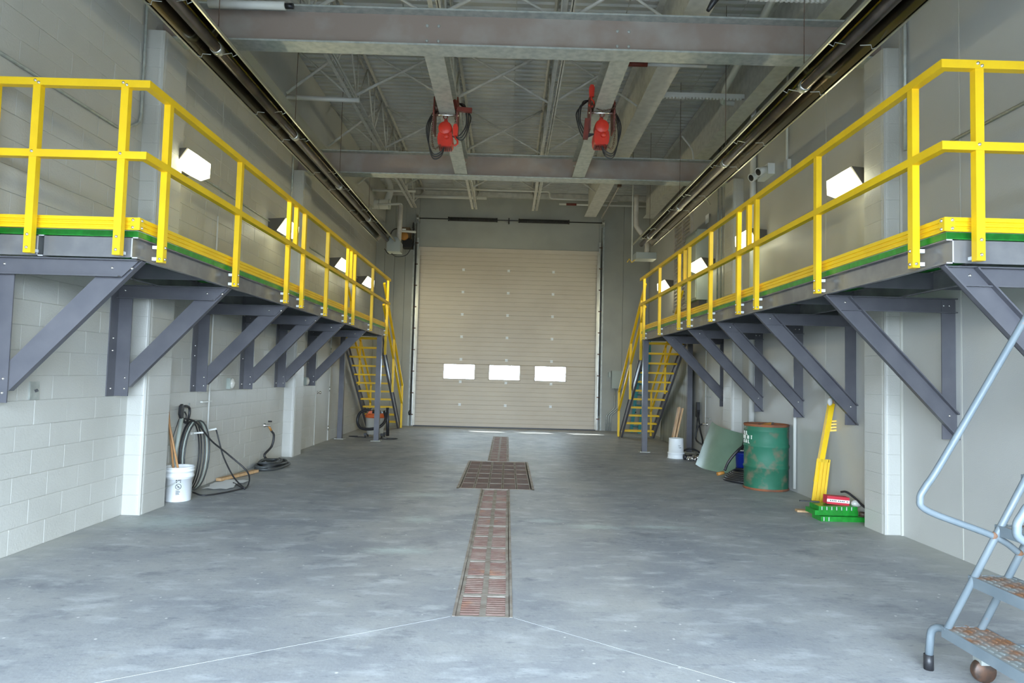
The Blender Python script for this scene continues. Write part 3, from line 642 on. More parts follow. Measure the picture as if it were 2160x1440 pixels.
MB().bar((2.44,17.6,5.72),(2.31,14.0,5.58), .03, .03).build('strut', 'yel' if 0 else 'flue', t); MB().box(2.27,2.35,13.95,14.05,5.54,5.68).build('strut_end', 'chain', t); MB().cyl((2.31,14.0,5.6),(2.31,14.0,6.42), .008, 6).build('hanger_rod', 'galv', t)

# ------------------------------------------------------------------ wall lamps
def lamp(xw, s, y, z, label):
    t = thing('wall_lamp', (xw, y, z), label, 'lamp', 'lit wall pack lamps above the walkways')
    def P(a): return [(xw+s*p[0], 0, z+p[1]) for p in a]
    hs = [(0,.13),(.26,.15),(.13,-.05),(.06,-.07),(0,-.07)]; ls = [(.135,-.045),(.27,.14),(.36,.085),(.355,-.07),(.26,-.105)]
    if s < 0: hs = hs[::-1]; ls = ls[::-1]
    MB().prism(P(hs), (0,y-.17,0), (0,y+.17,0)).build('lamp_housing', 'housing', t)
    MB().prism(P(ls), (0,y-.165,0), (0,y+.165,0)).build('lamp_lens', 'lens', t, label='glowing white lens')
    ld = bpy.data.lights.new('lamp_light', 'AREA'); ld.shape = 'RECTANGLE'; ld.size = .30; ld.size_y = .16; ld.energy = LAMP_W; ld.color = (1.0, .93, .58)
    lo = bpy.data.objects.new('lamp_light', ld); COL.objects.link(lo); lo.parent = t; lo.location = (s*.356, 0, -.01)
    lo.rotation_euler = Vector((-s, 0, .45)).to_track_quat('Z', 'X').to_euler()
for y, d in ((6.98,'nearest the camera, just past the first pilaster'), (10.05,'second from the camera'), (13.4,'third from the camera'), (15.9,'farthest, beside the stairs')):
    lamp(XL, 1, y, 3.57, 'lit wall lamp on the left wall, '+d)
for y, d in ((6.98,'nearest the camera, beside the first pilaster'), (9.9,'second from the camera, behind paired yellow posts'), (12.35,'third from the camera, in front of the grey electrical cabinet'), (15.2,'farthest, beside the louvre')):
    lamp(XR, -1, y, 3.57, 'lit right wall lamp, '+d)

# ------------------------------------------------------------------ walkways
def channel_out(mb, x, s, y0, y1, z0=2.185, z1=2.335, d=.045, tk=.007):   # opens towards the aisle; x = toe of the flanges
    mb.box(x+s*d, x+s*(d-tk), y0, y1, z0, z1); mb.box(x, x+s*d, y0, y1, z0, z0+tk); mb.box(x, x+s*d, y0, y1, z1-tk, z1); return mb
def walkway(side, xo, xw, y0, y1, label):
    s = -1 if side == 'left' else 1          # s: from aisle towards the wall
    t = thing('walkway_platform', ((xo+xw)/2, y0, 2.185), label, 'platform')
    channel_out(MB(), xo, s, y0, y1).build('edge_channel', 'greyc', t); channel_out(MB(), xo+s*.66, s, y0+.002, y1).build('edge_channel', 'greyc', t)
    for xx in (xo, xo+s*.66):                # pale sawn ends
        e = MB(); a = xx; e.box(a+s*.045, a+s*.037, y0-.0015, y0, 2.185, 2.335); e.box(a, a+s*.045, y0-.0015, y0, 2.185, 2.193); e.box(a, a+s*.045, y0-.0015, y0, 2.327, 2.335); e.build('sawn_end', 'cut', t)
    MB().box(xo+s*.045, xo+s*.66, y0+.004, y0+.011, 2.19, 2.33).build('end_channel', 'greyc', t)
    MB().box(xo+s*.045, xo+s*.66, y1-.011, y1-.004, 2.19, 2.33).build('end_channel', 'greyc', t)
    MB().box(xo+s*.705, xw-s*.02, y0+.004, y0+.011, 2.19, 2.33).build('end_channel', 'greyc', t)
    yy = y0+1.2; k = 0
    while yy < y1-.4: MB().box(xo+s*.045, xw, yy, yy+.008, 2.20, 2.33).build('cross_joist', 'grey', t); yy += 1.2
    # grating: panels of moulded mesh
    n = 8; L = (y1-y0)/n; pr = None; xa_, xb_ = sorted((xo+s*.005, xw)); z0, z1 = 2.337, 2.378
    q = MB(); nx = 20; ny = int(L/.05)
    for i in range(nx+1): x_ = xa_+.006+(xb_-xa_-.012)*i/nx; q.box(x_-.004, x_+.004, 0, L-.006, z0+.004, z1)
    for j in range(ny+1): y_ = .004+(L-.014)*j/ny; q.box(xa_, xb_, y_-.004, y_+.004, z0+.004, z1-.001)
    q.box(xo+s*.001, xo+s*.008, 0, L-.004, z0, z1); q.box(xa_, xb_, 0, .008, z0, z1)
    q.box(xa_, xb_, .01, L-.01, z0+.003, z0+.006)
    pr = q.build('grating_panel', 'green', None, origin=(0,0,0)); pr.parent = t; pr.location = Vector((0, y0, 0)) - Vector(t.location)
    for k in range(1, n):
        o = pr.copy(); COL.objects.link(o); o.parent = t; o.location = Vector((0, y0+k*L, 0)) - Vector(t.location)
    return t
bolt_me = None
def bolt(p, d, parent, r=.012):
    global bolt_me
    if bolt_me is None:
        q = MB().lathe((0,0,0), [(0,.008),(.006,.008),(.0085,.005),(.0085,.002),(.011,.0015),(.011,0)], 8); o = q.build('bolt', 'bolt', None, origin=(0,0,0)); bolt_me = o.data
    else: o = bpy.data.objects.new('bolt', bolt_me); COL.objects.link(o)
    o.parent = parent; o.location = Vector(p)-wloc(parent); o.rotation_euler = Vector(d).to_track_quat('Z','Y').to_euler(); return o
def toe_prof(): return [(0,0),(.012,0),(.012,.018),(.004,.022),(.004,.030),(.012,.034),(.012,.048),(.004,.052),(.004,.060),(.012,.064),(.012,.088),(0,.088)]
def guardrail(side, xp, xtoe, xw, yf, ytoe, posts, fposts, splice, yend, label):
    s = -1 if side == 'left' else 1
    t = thing('guardrail', (xp, yf, 2.185), label, 'railing'); h = .026; zt, zm = 3.415, 2.885
    MB().box(xp-h, xp+h, yf, yend, zt-.052, zt).build('top_rail', 'yel', t); MB().box(xp-h, xp+h, yf, yend, zm-h, zm+h).build('mid_rail', 'yel', t)
    xa_, xb_ = sorted((xp-s*h+s*2*h, xw)); MB().box(xa_, xb_, yf, yf+.052, zt-.052, zt).build('top_rail', 'yel', t); MB().box(xa_, xb_, yf, yf+.052, zm-h, zm+h).build('mid_rail', 'yel', t)
    q = MB(); P = toe_prof()
    q.prism([(xtoe - s*a, 0, 2.382+b) for a, b in P], (0, ytoe, 0), (0, yend, 0)); q.build('toe_board', 'yel', t)
    q = MB(); q.prism([(0, ytoe - a + .012, 2.382+b) for a, b in P], (min(xtoe, xw), 0, 0), (max(xtoe, xw), 0, 0)); q.build('toe_board', 'yel', t)
    q = MB(); q.box(xtoe-s*.016, xtoe+s*.0, ytoe-.002, ytoe+.05, 2.382, 2.470); q.box(xtoe-s*.0185, xtoe+s*.045, ytoe-.004, ytoe+.012, 2.383, 2.469); q.build('toe_corner', 'yel', t)
    for z_ in (2.40, 2.452):
        bolt((xtoe-s*.016, ytoe+.03, z_), (-s,0,0), t); bolt((xtoe+s*.03, ytoe-.004, z_), (0,-1,0), t)
    for y in posts:
        p = MB().box(xp-h+.003, xp+h-.003, y, y+.052, 2.19, zt-.050).build('post', 'yel', t)
        for z_ in (2.215, 2.30): MB().box(xp+s*(h-.003), xtoe, y+.008, y+.040, z_-.012, z_+.012).build('spacer', 'white', p)
        bolt((xp-s*h, y+.026, 2.215), (-s,0,0), p); bolt((xp-s*h, y+.026, 2.30), (-s,0,0), p); bolt((xp, y, 2.215), (0,-1,0), p)
    for x in fposts:
        p = MB().box(x, x+.052, yf+.004, yf+.050, 2.19, zt-.050).build('post', 'yel', t)
        bolt((x+.026, yf, 2.225), (0,-1,0), p); bolt((x+.026, yf, 2.315), (0,-1,0), p); MB().box(x+.008, x+.044, yf+.052, ytoe+.004, 2.205, 2.225).build('spacer', 'white', p)
        bolt((x+.015, yf, zt-.02), (0,-1,0), p); bolt((x+.04, yf, zt-.035), (0,-1,0), p); bolt((x+.02, yf, zm+.01), (0,-1,0), p)
    for y in splice: MB().box(xp-h+.002, xp+h-.002, y, y+.05, zm, zt-.05).build('splice_post', 'yel', t, label='short splice upright between the rails')
    return t
YL0, YL1, YR0, YR1 = 4.62, 14.15, 3.99, 13.2
walkway('left', -2.62, XL+.005, YL0, YL1, 'raised grey and green walkway along the left wall')
walkway('right', 2.67, XR-.005, YR0, YR1, 'raised grey and green walkway along the right wall')
guardrail('left', -2.56, -2.62, XL+.01, 4.51, 4.60, [4.80,6.12,7.53,8.10,9.17,10.33,10.82,12.26,13.86], [-3.345,-2.735,XL+.02], [7.78,10.56], 14.06, 'yellow guardrail round the left walkway')
guardrail('right', 2.61, 2.67, XR-.01, 3.89, 3.98, [4.19,5.52,6.90,7.44,8.48,9.50,10.06,11.36,12.66], [2.79,3.42], [7.12,9.74], 13.0, 'yellow guardrail round the right walkway')

def bracket(side, xo, xw, y, zbot, label):
    s = -1 if side == 'left' else 1
    t = thing('wall_bracket', (xw, y, zbot), label, 'bracket'); sw = -s   # sw: from wall towards aisle
    zt = 2.183; W = .135 if side == 'left' else .12
    pf = xw+sw*W
    q = MB(); q.box(xw, pf, y, y+.010, zbot, zt-.02)                     # leg at right angles to the wall
    if side == 'left': q.box(xw, xw+sw*.010, y-.12, y, zbot, zt-.03)
    else: q.box(xw, xw+sw*.010, y+.01, y+.13, zbot, zt-.03)
    q.build('wall_post', 'grey', t)
    # arm channel: web towards the camera, flanges back
    ya = y-.006 if side == 'left' else y+.012
    q = MB(); q.prism([(xw,0,zt-.125),(xo+s*.145,0,zt-.125),(xo+s*.02,0,zt),(xw,0,zt)], (0,ya-.008,0), (0,ya,0))
    fy0, fy1 = (ya-.045, ya) if side == 'left' else (ya, ya+.045)
    q.box(xw, xo+s*.02, ya-.045, ya, zt-.008, zt); q.box(xw, xo+s*.145, ya-.045, ya, zt-.125, zt-.117)
    q.build('arm', 'grey', t)
    # brace channel at 45 degrees
    D = .155
    zb = zbot + (.085 if side == 'left' else -.0)
    xb0 = pf if side == 'left' else xw+sw*.0
    dz = abs(xb0-(xo+s*.02)); zl = zt-.005 - dz*.97                         # lower edge: from (outer, top) down to the post
    dirv = Vector((xb0-(xo+s*.02), 0, -(dz*.97))).normalized(); nrm = Vector((-dirv.z*(-s), 0, 0))
    up_ = Vector((s*abs(dirv.z), 0, abs(dirv.x)))                           # towards the wall / up
    A = Vector((xo+s*.015, 0, zt-.004)); Bp = A + Vector((xb0-A.x, 0, -(abs(xb0-A.x))*(1.06 if side == 'left' else (zt-zbot-.004)/abs(xb0-A.x))))
    hgt = D*1.41
    if side == 'left': poly = [A, Bp, Bp+Vector((0,0,hgt)), Vector((A.x+s*hgt*.98, 0, A.z))]
    else: poly = [A, Bp, Bp+Vector((0,0,hgt)), Vector((A.x+s*hgt*.98, 0, A.z))]
    yb = (y+.012, y+.020) if side == 'left' else (y-.010, y-.002)
    q = MB(); q.prism(poly, (0,yb[0],0), (0,yb[1],0))
    f0, f1 = (yb[1], yb[1]+.045) if side == 'left' else (yb[0]-.040, yb[1])
    n1 = Vector((s*.0055, 0, .0055))
    q.prism([poly[0], poly[1], poly[1]+n1*1.3, poly[0]+n1*1.3], (0,f0,0), (0,f1,0))
    q.prism([poly[3]-n1*1.3, poly[2]-n1*1.3, poly[2], poly[3]], (0,f0,0), (0,f1,0))
    q.build('brace', 'grey', t)
    yf_ = (y-.0) if side == 'left' else y-.010
    # bolts
    if side == 'left':
        for z_ in (zbot+.07, zbot+.17): bolt((pf+s*.035, y, z_), (0,-1,0), t)
        for z_ in (zbot+.07, zbot+.42, zt-.5): bolt((xw+sw*.010, y-.06, z_), (sw,0,0), t)
        for x_ in (xo+s*.07, xo+s*.21): bolt((x_, ya-.008, zt-.06), (0,-1,0), t)
        bolt((xw+sw*.07, ya-.008, zt-.05), (0,-1,0), t)
    else:
        for z_ in (Bp.z+.09, Bp.z+.20): bolt((pf+s*.055, y-.010, z_), (0,-1,0), t)
        for x_ in (xo+s*.085, xo+s*.20): bolt((x_, y-.010, zt-.055), (0,-1,0), t)
        for x_ in (xw+sw*.05, xw+sw*.10): bolt((x_, ya-.008, zt-.06), (0,-1,0), t)
    return t
ords = ['nearest the camera', 'second from the camera', 'third from the camera', 'fourth from the camera', 'fifth from the camera', 'sixth from the camera, beside the stairs']
for k, y in enumerate((4.70, 6.19, 7.80, 9.20, 10.56, 12.2)): bracket('left', -2.62, XL, y, 1.147, 'grey angled wall bracket holding up the left walkway, '+ords[k])
for k, y in enumerate((4.08, 5.60, 7.21, 8.51, 9.86, 11.47)): bracket('right', 2.67, XR, y, .985, 'grey angled wall bracket holding up the right walkway, '+ords[k])
def column(x, y, label):
    t = thing('support_column', (x, y, 0), label, 'column')
    MB().box(x-.05, x+.05, y-.05, y+.05, .012, 2.183).build('column_shaft', 'grey', t); MB().box(x-.10, x+.10, y-.10, y+.10, 0, .012).build('base_plate', 'plate', t)
    for dx, dy in ((-.075,-.075),(.075,-.075)): bolt((x+dx, y+dy, .012), (0,0,1), t)
column(-2.68, 13.80, 'grey square column under the far end of the left walkway, aisle side')
column(-3.50, 14.05, 'grey square column under the far end of the left walkway, wall side')
column(2.72, 13.0, 'grey square column under the far end of the right walkway, aisle side')
column(3.62, 13.1, 'grey square column under the far end of the right walkway, wall side')

# ------------------------------------------------------------------ staircases
def stairs(side, xa_, xb_, y0, label, rl):
    s = -1 if side == 'left' else 1
    run, rise, n = .2565, .1975, 11
    t = thing('staircase', ((xa_+xb_)/2, y0+2.8, 0), label, 'stairs')
    sl = rise/run; ytop = y0; yb = y0 + (2.335)/sl
    for x in (xa_, xb_):
        for th in (0,):
            q = MB(); P = [(x, y0-.10, 2.33), (x, y0+.12, 2.36), (x, yb-.02, .04), (x, yb-.02, 0), (x, yb-.33, 0), (x, y0-.10, 2.12)]
            if x < 0: pass
            q.prism(P, (-.005,0,0), (.005,0,0)); q.bar((x+ (.02 if x == min(xa_,xb_) else -.02), y0, 2.36-.02), (x+(.02 if x == min(xa_,xb_) else -.02), yb, .03), .04, .008, (1,0,0))
            q.bar((x-s*0, y0+.02, 2.33), (x, yb-.03, .02), .045, .008, (0,sl,1)); q.bar((x, y0-.05, 2.13), (x, yb-.33, .01), .045, .008, (0,sl,1)); q.build('stringer', 'grey', t)
    tr = None
    for k in range(n):
        y = y0+.02+k*run; z = 2.17-k*rise
        if tr is None:
            q = MB(); W = abs(xb_-xa_)-.02; x0 = min(xa_,xb_)+.01; D = .24
            q.box(x0, x0+W, 0, .012, -.038, 0); q.box(x0, x0+W, D-.03, D, -.038, 0); q.box(x0, x0+.012, 0, D, -.038, 0); q.box(x0+W-.012, x0+W, 0, D, -.038, 0)
            for i in range(1, 20): q.box(x0+W*i/20-.004, x0+W*i/20+.004, 0, D, -.036, -.001)
            for j in range(1, 5): q.box(x0, x0+W, D*j/5-.004, D*j/5+.004, -.036, -.001)
            tr = q.build('tread', 'yel', None, origin=(0,0,0)); o = tr
        else: o = tr.copy(); COL.objects.link(o)
        o.parent = t; o.location = Vector((0, y, z))-Vector(t.location)
    # hand rail on the aisle side
    g2 = thing('stair_handrail', (xa_, yb, 0), rl, 'railing'); X = xa_ - s*.045; h = .024
    def zn(y): return 2.36-(y-y0)*sl
    ya_, ye = y0+.0, yb-.10
    for nm, hh in (('top_rail', .98), ('mid_rail', .52)):
        MB().bar((X, ya_-.02, zn(ya_)+hh), (X, ye, zn(ye)+hh), .048, .048, (0,0,1)).build(nm, 'yel', g2)
    for y in (y0+.35, y0+1.45, ye-.03): MB().box(X-h, X+h, y-h, y+h, max(.01, zn(y)-.28), zn(y)+.96).build('post', 'yel', g2)
    X = xb_ + s*.01 - s*.045
    g3 = thing('wall_handrail', (xb_, yb, 0), rl.replace('aisle side', 'wall side'), 'railing'); X = xb_ - s*.03
    MB().bar((X, y0+.1, zn(y0+.1)+.95), (X, ye, zn(ye)+.95), .04, .04).build('top_rail', 'yel', g3); MB().bar((X, y0+.1, zn(y0+.1)+.50), (X, ye, zn(ye)+.50), .04, .04).build('mid_rail', 'yel', g3)
    for y in (y0+.4, y0+1.5, ye-.05): MB().box(X-.02, X+.02, y-.02, y+.02, max(.01, zn(y)-.1), zn(y)+.93).build('post', 'yel', g3)
stairs('left', -2.74, -3.53, 14.18, 'open yellow staircase with dark stringers at the far end of the left walkway', 'yellow sloping handrail on the aisle side of the left stairs')
stairs('right', 2.79, 3.56, 13.25, 'open yellow staircase with dark stringers at the far end of the right walkway', 'yellow sloping handrail on the aisle side of the right stairs')

# ------------------------------------------------------------------ overhead door
od = bpy.data.objects.new('door_1', None); COL.objects.link(od); od.location = (0, YB-.02, 0); struct(od); od['label'] = 'closed sectional overhead door in the back wall'
n = 8; H = DZT/n; WN = ((-1.735,-.865),(-.505,.355),(.73,1.60)); WZ = (1.29, 1.70)
YD = 17.86
def section(z0, z1, holes):
    q = MB(); th = .05; prof = []
    nr = 5; st = (z1-z0-.01)/nr; zz = z0+.005
    prof.append((YD+.006, z0+.002)); prof.append((YD, zz))
    for k in range(nr):
        if k: prof += [(YD, zz-.010), (YD+.008, zz-.005), (YD+.008, zz+.005), (YD, zz+.010)]
        zz += st
    prof += [(YD, z1-.005), (YD+.006, z1-.002)]
    def strip(xa_, xb_, pr):
        n_ = len(pr); q.add([(xa_, *p) for p in pr]+[(xb_, *p) for p in pr], [(i, n_+i, n_+i+1, i+1) for i in range(n_-1)])
    if not holes:
        strip(DX0+.01, DX1-.01, prof); q.box(DX0-.03, DX1+.03, YD+.012, YD+th, z0, z1)
    else:
        lo_ = [p for p in prof if p[1] < WZ[0]] + [(YD, WZ[0])]; hi_ = [(YD, WZ[1])] + [p for p in prof if p[1] > WZ[1]]
        md = [(YD, WZ[0])] + [p for p in prof if WZ[0] < p[1] < WZ[1]] + [(YD, WZ[1])]
        strip(DX0+.01, DX1-.01, lo_); strip(DX0+.01, DX1-.01, hi_); q.box(DX0-.03, DX1+.03, YD+.012, YD+th, z0, WZ[0]); q.box(DX0-.03, DX1+.03, YD+.012, YD+th, WZ[1], z1)
        xs_ = [DX0-.03]+[v for w_ in WN for v in w_]+[DX1+.03]
        for i in range(0, len(xs_), 2): strip(xs_[i], xs_[i+1], md); q.box(xs_[i], xs_[i+1], YD+.012, YD+th, WZ[0], WZ[1])
    return q
M['glass'] = mat('window_glass', (.95,.97,1), .05)
_n = M['glass'].node_tree; _n.nodes.clear(); _o = _n.nodes.new('ShaderNodeOutputMaterial'); _t = _n.nodes.new('ShaderNodeBsdfTransparent'); _t.inputs[0].default_value = (.9,.93,.93,1)
_g = _n.nodes.new('ShaderNodeBsdfGlossy'); _g.inputs['Roughness'].default_value = .05; _m = _n.nodes.new('ShaderNodeMixShader'); _m.inputs[0].default_value = .06
_n.links.new(_t.outputs[0], _m.inputs[1]); _n.links.new(_g.outputs[0], _m.inputs[2]); _n.links.new(_m.outputs[0], _o.inputs[0])
for k in range(n):
    p = section(k*H+(.0), (k+1)*H, k == 2).build('door_panel', 'door', od)
    if k == 2:
        for a, b in WN:
            w_ = MB(); e = .03; w_.box(a-.006, a+e-.006, YD-.010, YD+.02, WZ[0], WZ[1]); w_.box(b-e+.006, b+.006, YD-.010, YD+.02, WZ[0], WZ[1]); w_.box(a, b, YD-.010, YD+.02, WZ[0]-.006, WZ[0]+.016); w_.box(a, b, YD-.010, YD+.02, WZ[1]-.016, WZ[1]+.006)
            wf_ = w_.build('window_frame', 'door', p); MB().box(a, b, YD+.02, YD+.026, WZ[0], WZ[1]).build('pane', 'glass', p)
for k in range(1, 8):
    for x in (-1.26, -.03, 1.19):
        q = MB(); q.box(x-.036, x+.036, YD-.012, YD+.01, k*H-.030, k*H-.004); q.box(x-.036, x+.036, YD-.016, YD+.01, k*H+.010, k*H+.036); q.cyl((x-.035, YD-.008, k*H+.003), (x+.035, YD-.008, k*H+.003), .006, 8); q.build('hinge', 'white', od)
q = MB(); q.box(DX0, DX1, YD-.015, YD+.05, 0, .03); q.build('bottom_seal', 'blackm', od)
for s_, xd in ((-1, DX0), (1, DX1)):
    t = thing('door_track', (xd, YB-.1, 0), 'galvanised vertical track with brackets at the %s side of the overhead door' % ('left' if s_ < 0 else 'right'), 'track')
    q = MB(); q.box(xd-s_*.01, xd+s_*.045, YB-.10, YB-.094, .03, 5.1); q.box(xd+s_*.039, xd+s_*.045, YB-.10, YB-.03, .03, 5.1); q.build('track_rail', 'alu', t); MB().box(xd-s_*.045, xd+s_*.02, YB-.11, YB-.102, .03, 4.8).build('jamb_seal', 'seal', t)
    q = MB(); q.box(xd+s_*.09, xd+s_*.096, YB-.14, YB, 0, 5.55); q.box(xd+s_*.09, xd+s_*.15, YB-.006, YB, 0, 5.55); q.build('track_angle', 'galv', t)
    for k in range(9): MB().box(xd+s_*.0, xd+s_*.10, YB-.115, YB-.10, .3+k*.58, .33+k*.58).build('track_bracket', 'chain', t)
    MB().cyl((xd+s_*.06, YB-.13, .4), (xd+s_*.06, YB-.13, 5.5), .006, 6).build('lift_cable', 'black', t)
t = thing('torsion_spring_shaft', (0, 17.7, 5.6), 'black torsion spring shaft mounted above the overhead door', 'spring shaft')
zs = 5.62
MB().cyl((-2.56,17.72,zs+.0), (2.50,17.72,zs+.0), .014, 8).build('shaft', 'blackm', t)
for a, b in ((-1.68,-.40), (.23,1.55)):
    q = MB(); nT = int((b-a)/.03); pts = []
    q.tube([(a,17.72,zs),(b,17.72,zs)], .045, 14)
    for k in range(nT+1): q.lathe((a+k*.03-.012,17.72,zs), [(.045,0),(.056,.006),(.056,.018),(.045,.024)], 14, (1,0,0))
    q.build('torsion_spring', 'black', t)
    for x in (a-.03, b): MB().lathe((x,17.72,zs), [(0,0),(.06,0),(.06,.03),(0,.03)], 14, (1,0,0)).build('winding_cone', 'blackm', t)
MB().box(-.075,-.045,17.68,17.9,zs-.06,zs+.06).build('centre_bearing', 'blackm', t)
for x in (-2.56, 2.47):
    MB().lathe((x,17.72,zs), [(0,0),(.085,0),(.085,.008),(.06,.015),(.06,.045),(.085,.052),(.085,.06),(0,.06)], 18, (1,0,0)).build('cable_drum', 'alu', t)
    MB().box(x+.062,x+.07,17.62,17.9,zs-.1,zs+.1).build('bearing_plate', 'galv', t)
t = thing('door_opener', (-2.78, 17.5, 4.6), 'brown and amber motor opener with black chain wheel at the top left of the door', 'opener')
MB().box(-2.98,-2.70,17.45,17.85,5.02,5.30).build('motor_case', 'opener', t); MB().lathe((-2.84,17.45,5.06), [(0,.05),(.09,.05),(.11,.02),(.11,-.02)], 16, (0,-1,0)).build('amber_cover', 'amber', t)
MB().box(-2.90,-2.80,17.44,17.45,5.18,5.26).build('rating_label', 'paper', t)
MB().box(-2.90,-2.64,17.55,17.85,4.78,5.00).build('brake_case', 'blackm', t); MB().lathe((-2.63,17.6,5.35), [(.02,0),(.12,0),(.12,.02),(.02,.02)], 18, (1,0,0)).build('chain_wheel', 'blackm', t)
q = MB(); chain(q, [(-2.62,17.5,5.35),(-2.62,17.5,4.85)], .008, .04); chain(q, [(-2.62,17.7,5.35),(-2.62,17.7,4.85)], .008, .04); q.build('drive_chain', 'black', t, kind='stuff')
MB().tube(bez([(-3.3,17.7,5.0),(-3.2,17.7,5.25),(-3.05,17.7,5.3),(-3.0,17.7,5.1),(-3.0,17.7,4.7)],6), .015, 6).build('cable', 'black', t)
MB().tube(bez([(-2.9,17.6,4.8),(-3.0,17.6,4.62),(-3.25,17.6,4.6),(-3.4,17.7,4.75)],6), .013, 6).build('cable', 'black', t)
# pull cord with black weight on the left track
t = thing('pull_cord', (-2.59, 17.7, .3), 'black pull cord with a weight hanging by the left door track', 'cord'); MB().tube([(-2.57,17.68,.42),(-2.57,17.68,5.45)], .005, 6).build('cord', 'black', t); MB().lathe((-2.57,17.68,.30), [(0,0),(.035,.01),(.04,.08),(.02,.13),(0,.13)], 10).build('weight', 'black', t)

# ------------------------------------------------------------------ side door in the left wall
sd_ = bpy.data.objects.new('door_2', None); COL.objects.link(sd_); sd_.location = (XL, (DY0+DY1)/2, 0); struct(sd_)
MB().box(XL-.045, XL-.012, DY0+.05, DY1-.05, .01, DZ-.05).build('door_leaf', 'bdoor', sd_)
q = MB(); q.box(XL-.045, XL+.012, DY0, DY0+.05, 0, DZ); q.box(XL-.045, XL+.012, DY1-.05, DY1, 0, DZ); q.box(XL-.045, XL+.012, DY0, DY1, DZ-.05, DZ); q.build('door_frame', 'block', sd_)
q = MB(); q.lathe((XL-.012, DY0+.30-.14, 1.0), [(0,.075),(.022,.072),(.03,.055),(.022,.04),(.010,.03),(.010,.01),(.03,.008),(.03,0)], 14, (1,0,0)); q.build('door_knob', 'bolt', sd_)
for z_ in (.25, 1.05, 1.85): MB().cyl((XL+.008, DY1-.05, z_-.05), (XL+.008, DY1-.05, z_+.05), .010, 8).build('hinge', 'bolt', sd_)

# ------------------------------------------------------------------ wall fittings
t = thing('switch_box', (XL, 5.13, 1.17), 'small steel switch box on the near left wall blocks', 'switch'); MB().box(XL, XL+.012, 5.10, 5.20, 1.15, 1.29).build('box_cover', 'galv', t); MB().bar((XL+.012,5.15,1.215),(XL+.026,5.165,1.225), .012,.02).build('toggle', 'black', t)
for y, d in ((8.72, 'between the third and fourth brackets'), (12.0, 'just before the brown side door')):
    t = thing('weatherproof_outlet', (XL, y, 1.15), 'clear bubble cover over an outlet on the left wall, '+d, 'outlet')
    MB().box(XL, XL+.05, y-.05, y+.06, 1.16, 1.30).build('back_box', 'elec', t); MB().sphere((XL+.05, y+.01, 1.23), .06, 6, (.6,.9,1.2)).build('bubble_cover', 'clear', t)
t = thing('emergency_light', (XR, 9.7, 4.5), 'white twin-head emergency light high on the right wall', 'light fixture')
MB().prism([(XR,9.45,4.46),(XR,9.85,4.46),(XR,9.85,4.62),(XR,9.45,4.62)], (0,0,0), (-.10,0,0)).build('battery_case', 'white', t)
for dy in (-.14, .14): MB().tube([(XR-.10,9.65+dy,4.55),(XR-.24,9.65+dy-.05,4.48)], [.045,.065], 12).build('lamp_head', 'white', t); MB().lathe((XR-.24,9.65+dy-.05,4.48), [(0,.004),(.045,.004),(.05,0)], 12, (-1,-.35,-.5)).build('lamp_glass', 'black', t)
t = thing('junction_box', (XR, 8.96, 4.38), 'small pale junction box below a vertical conduit on the right wall', 'junction box'); MB().box(XR-.05, XR, 8.90, 9.02, 4.36, 4.50).build('box_cover', 'pvc', t)
t = thing('electrical_cabinet', (XR, 13.0, 2.98), 'pale green electrical cabinet on the right wall behind the third lamp', 'cabinet')
MB().box(XR-.22, XR, 12.62, 13.42, 2.98, 4.35).build('cabinet_body', 'elec', t); MB().box(XR-.235, XR-.22, 12.65, 13.39, 3.02, 4.31).build('cabinet_door', 'elec', t); MB().box(XR-.245, XR-.235, 12.7, 12.74, 3.6, 3.75).build('latch', 'blackm', t)
MB().box(XR-.15, XR-.02, 12.7, 13.3, 2.86, 2.98).build('cable_gutter', 'housing', t)
t = thing('wall_louvre', (XR, 14.35, 2.95), 'tall white louvred air vent on the right wall near the back', 'vent')
q = MB(); q.box(XR-.06, XR, 13.68, 13.74, 2.95, 5.3); q.box(XR-.06, XR, 14.33, 14.39, 2.95, 5.3); q.box(XR-.06, XR, 15.0, 15.06, 2.95, 5.3); q.box(XR-.06, XR, 13.68, 15.06, 5.24, 5.3); q.box(XR-.06, XR, 13.68, 15.06, 2.95, 3.01); q.build('louvre_frame', 'flue', t)
sl_ = None
for k in range(27):
    z_ = 3.04+k*.082
    for y0_ in (13.74, 14.39):
        if sl_ is None:
            q = MB(); q.prism([(0,0,0),(-.05,0,-.02),(-.05,0,-.008),(0,0,.045)], (0,0,0), (0,.60,0)); sl_ = q.build('slat', 'flue', None, origin=(0,0,0)); o = sl_
        else: o = sl_.copy(); COL.objects.link(o)
        o.parent = t; o.location = Vector((XR, y0_, z_))-Vector(t.location)
t = thing('notice_card', (XR, 11.9, 4.2), 'small blank white card fixed on the right wall above the third lamp', 'sign'); MB().box(XR-.05, XR-.045, 11.55+.9, 11.75+.9, 4.45, 4.62).build('card', 'paper', t)
t = thing('control_box', (2.95, YB, 1.2), 'grey door control box on the back wall right of the overhead door', 'control box')
MB().box(2.82, 3.12, YB-.13, YB, 1.15, 1.62).build('box_body', 'elec', t); MB().box(2.84, 3.10, YB-.14, YB-.13, 1.18, 1.59).build('box_door', 'elec', t); MB().box(2.74, 2.80, YB-.08, YB, 1.45, 1.58).build('push_button', 'elec', t)
for k in range(3):
    pipe('conduit', elb([(2.92+k*.07,YB-.05,1.14),(2.92+k*.07,YB-.05,.62+k*.0),(2.70+k*.06,YB-.05,.42),(2.70+k*.06,YB-.05,.0)], .06), .018, 'galv', ('left','middle','right')[k]+' one of three bent conduits rising from the floor to the door control box', 'conduit', group='bent conduits under the door control box')

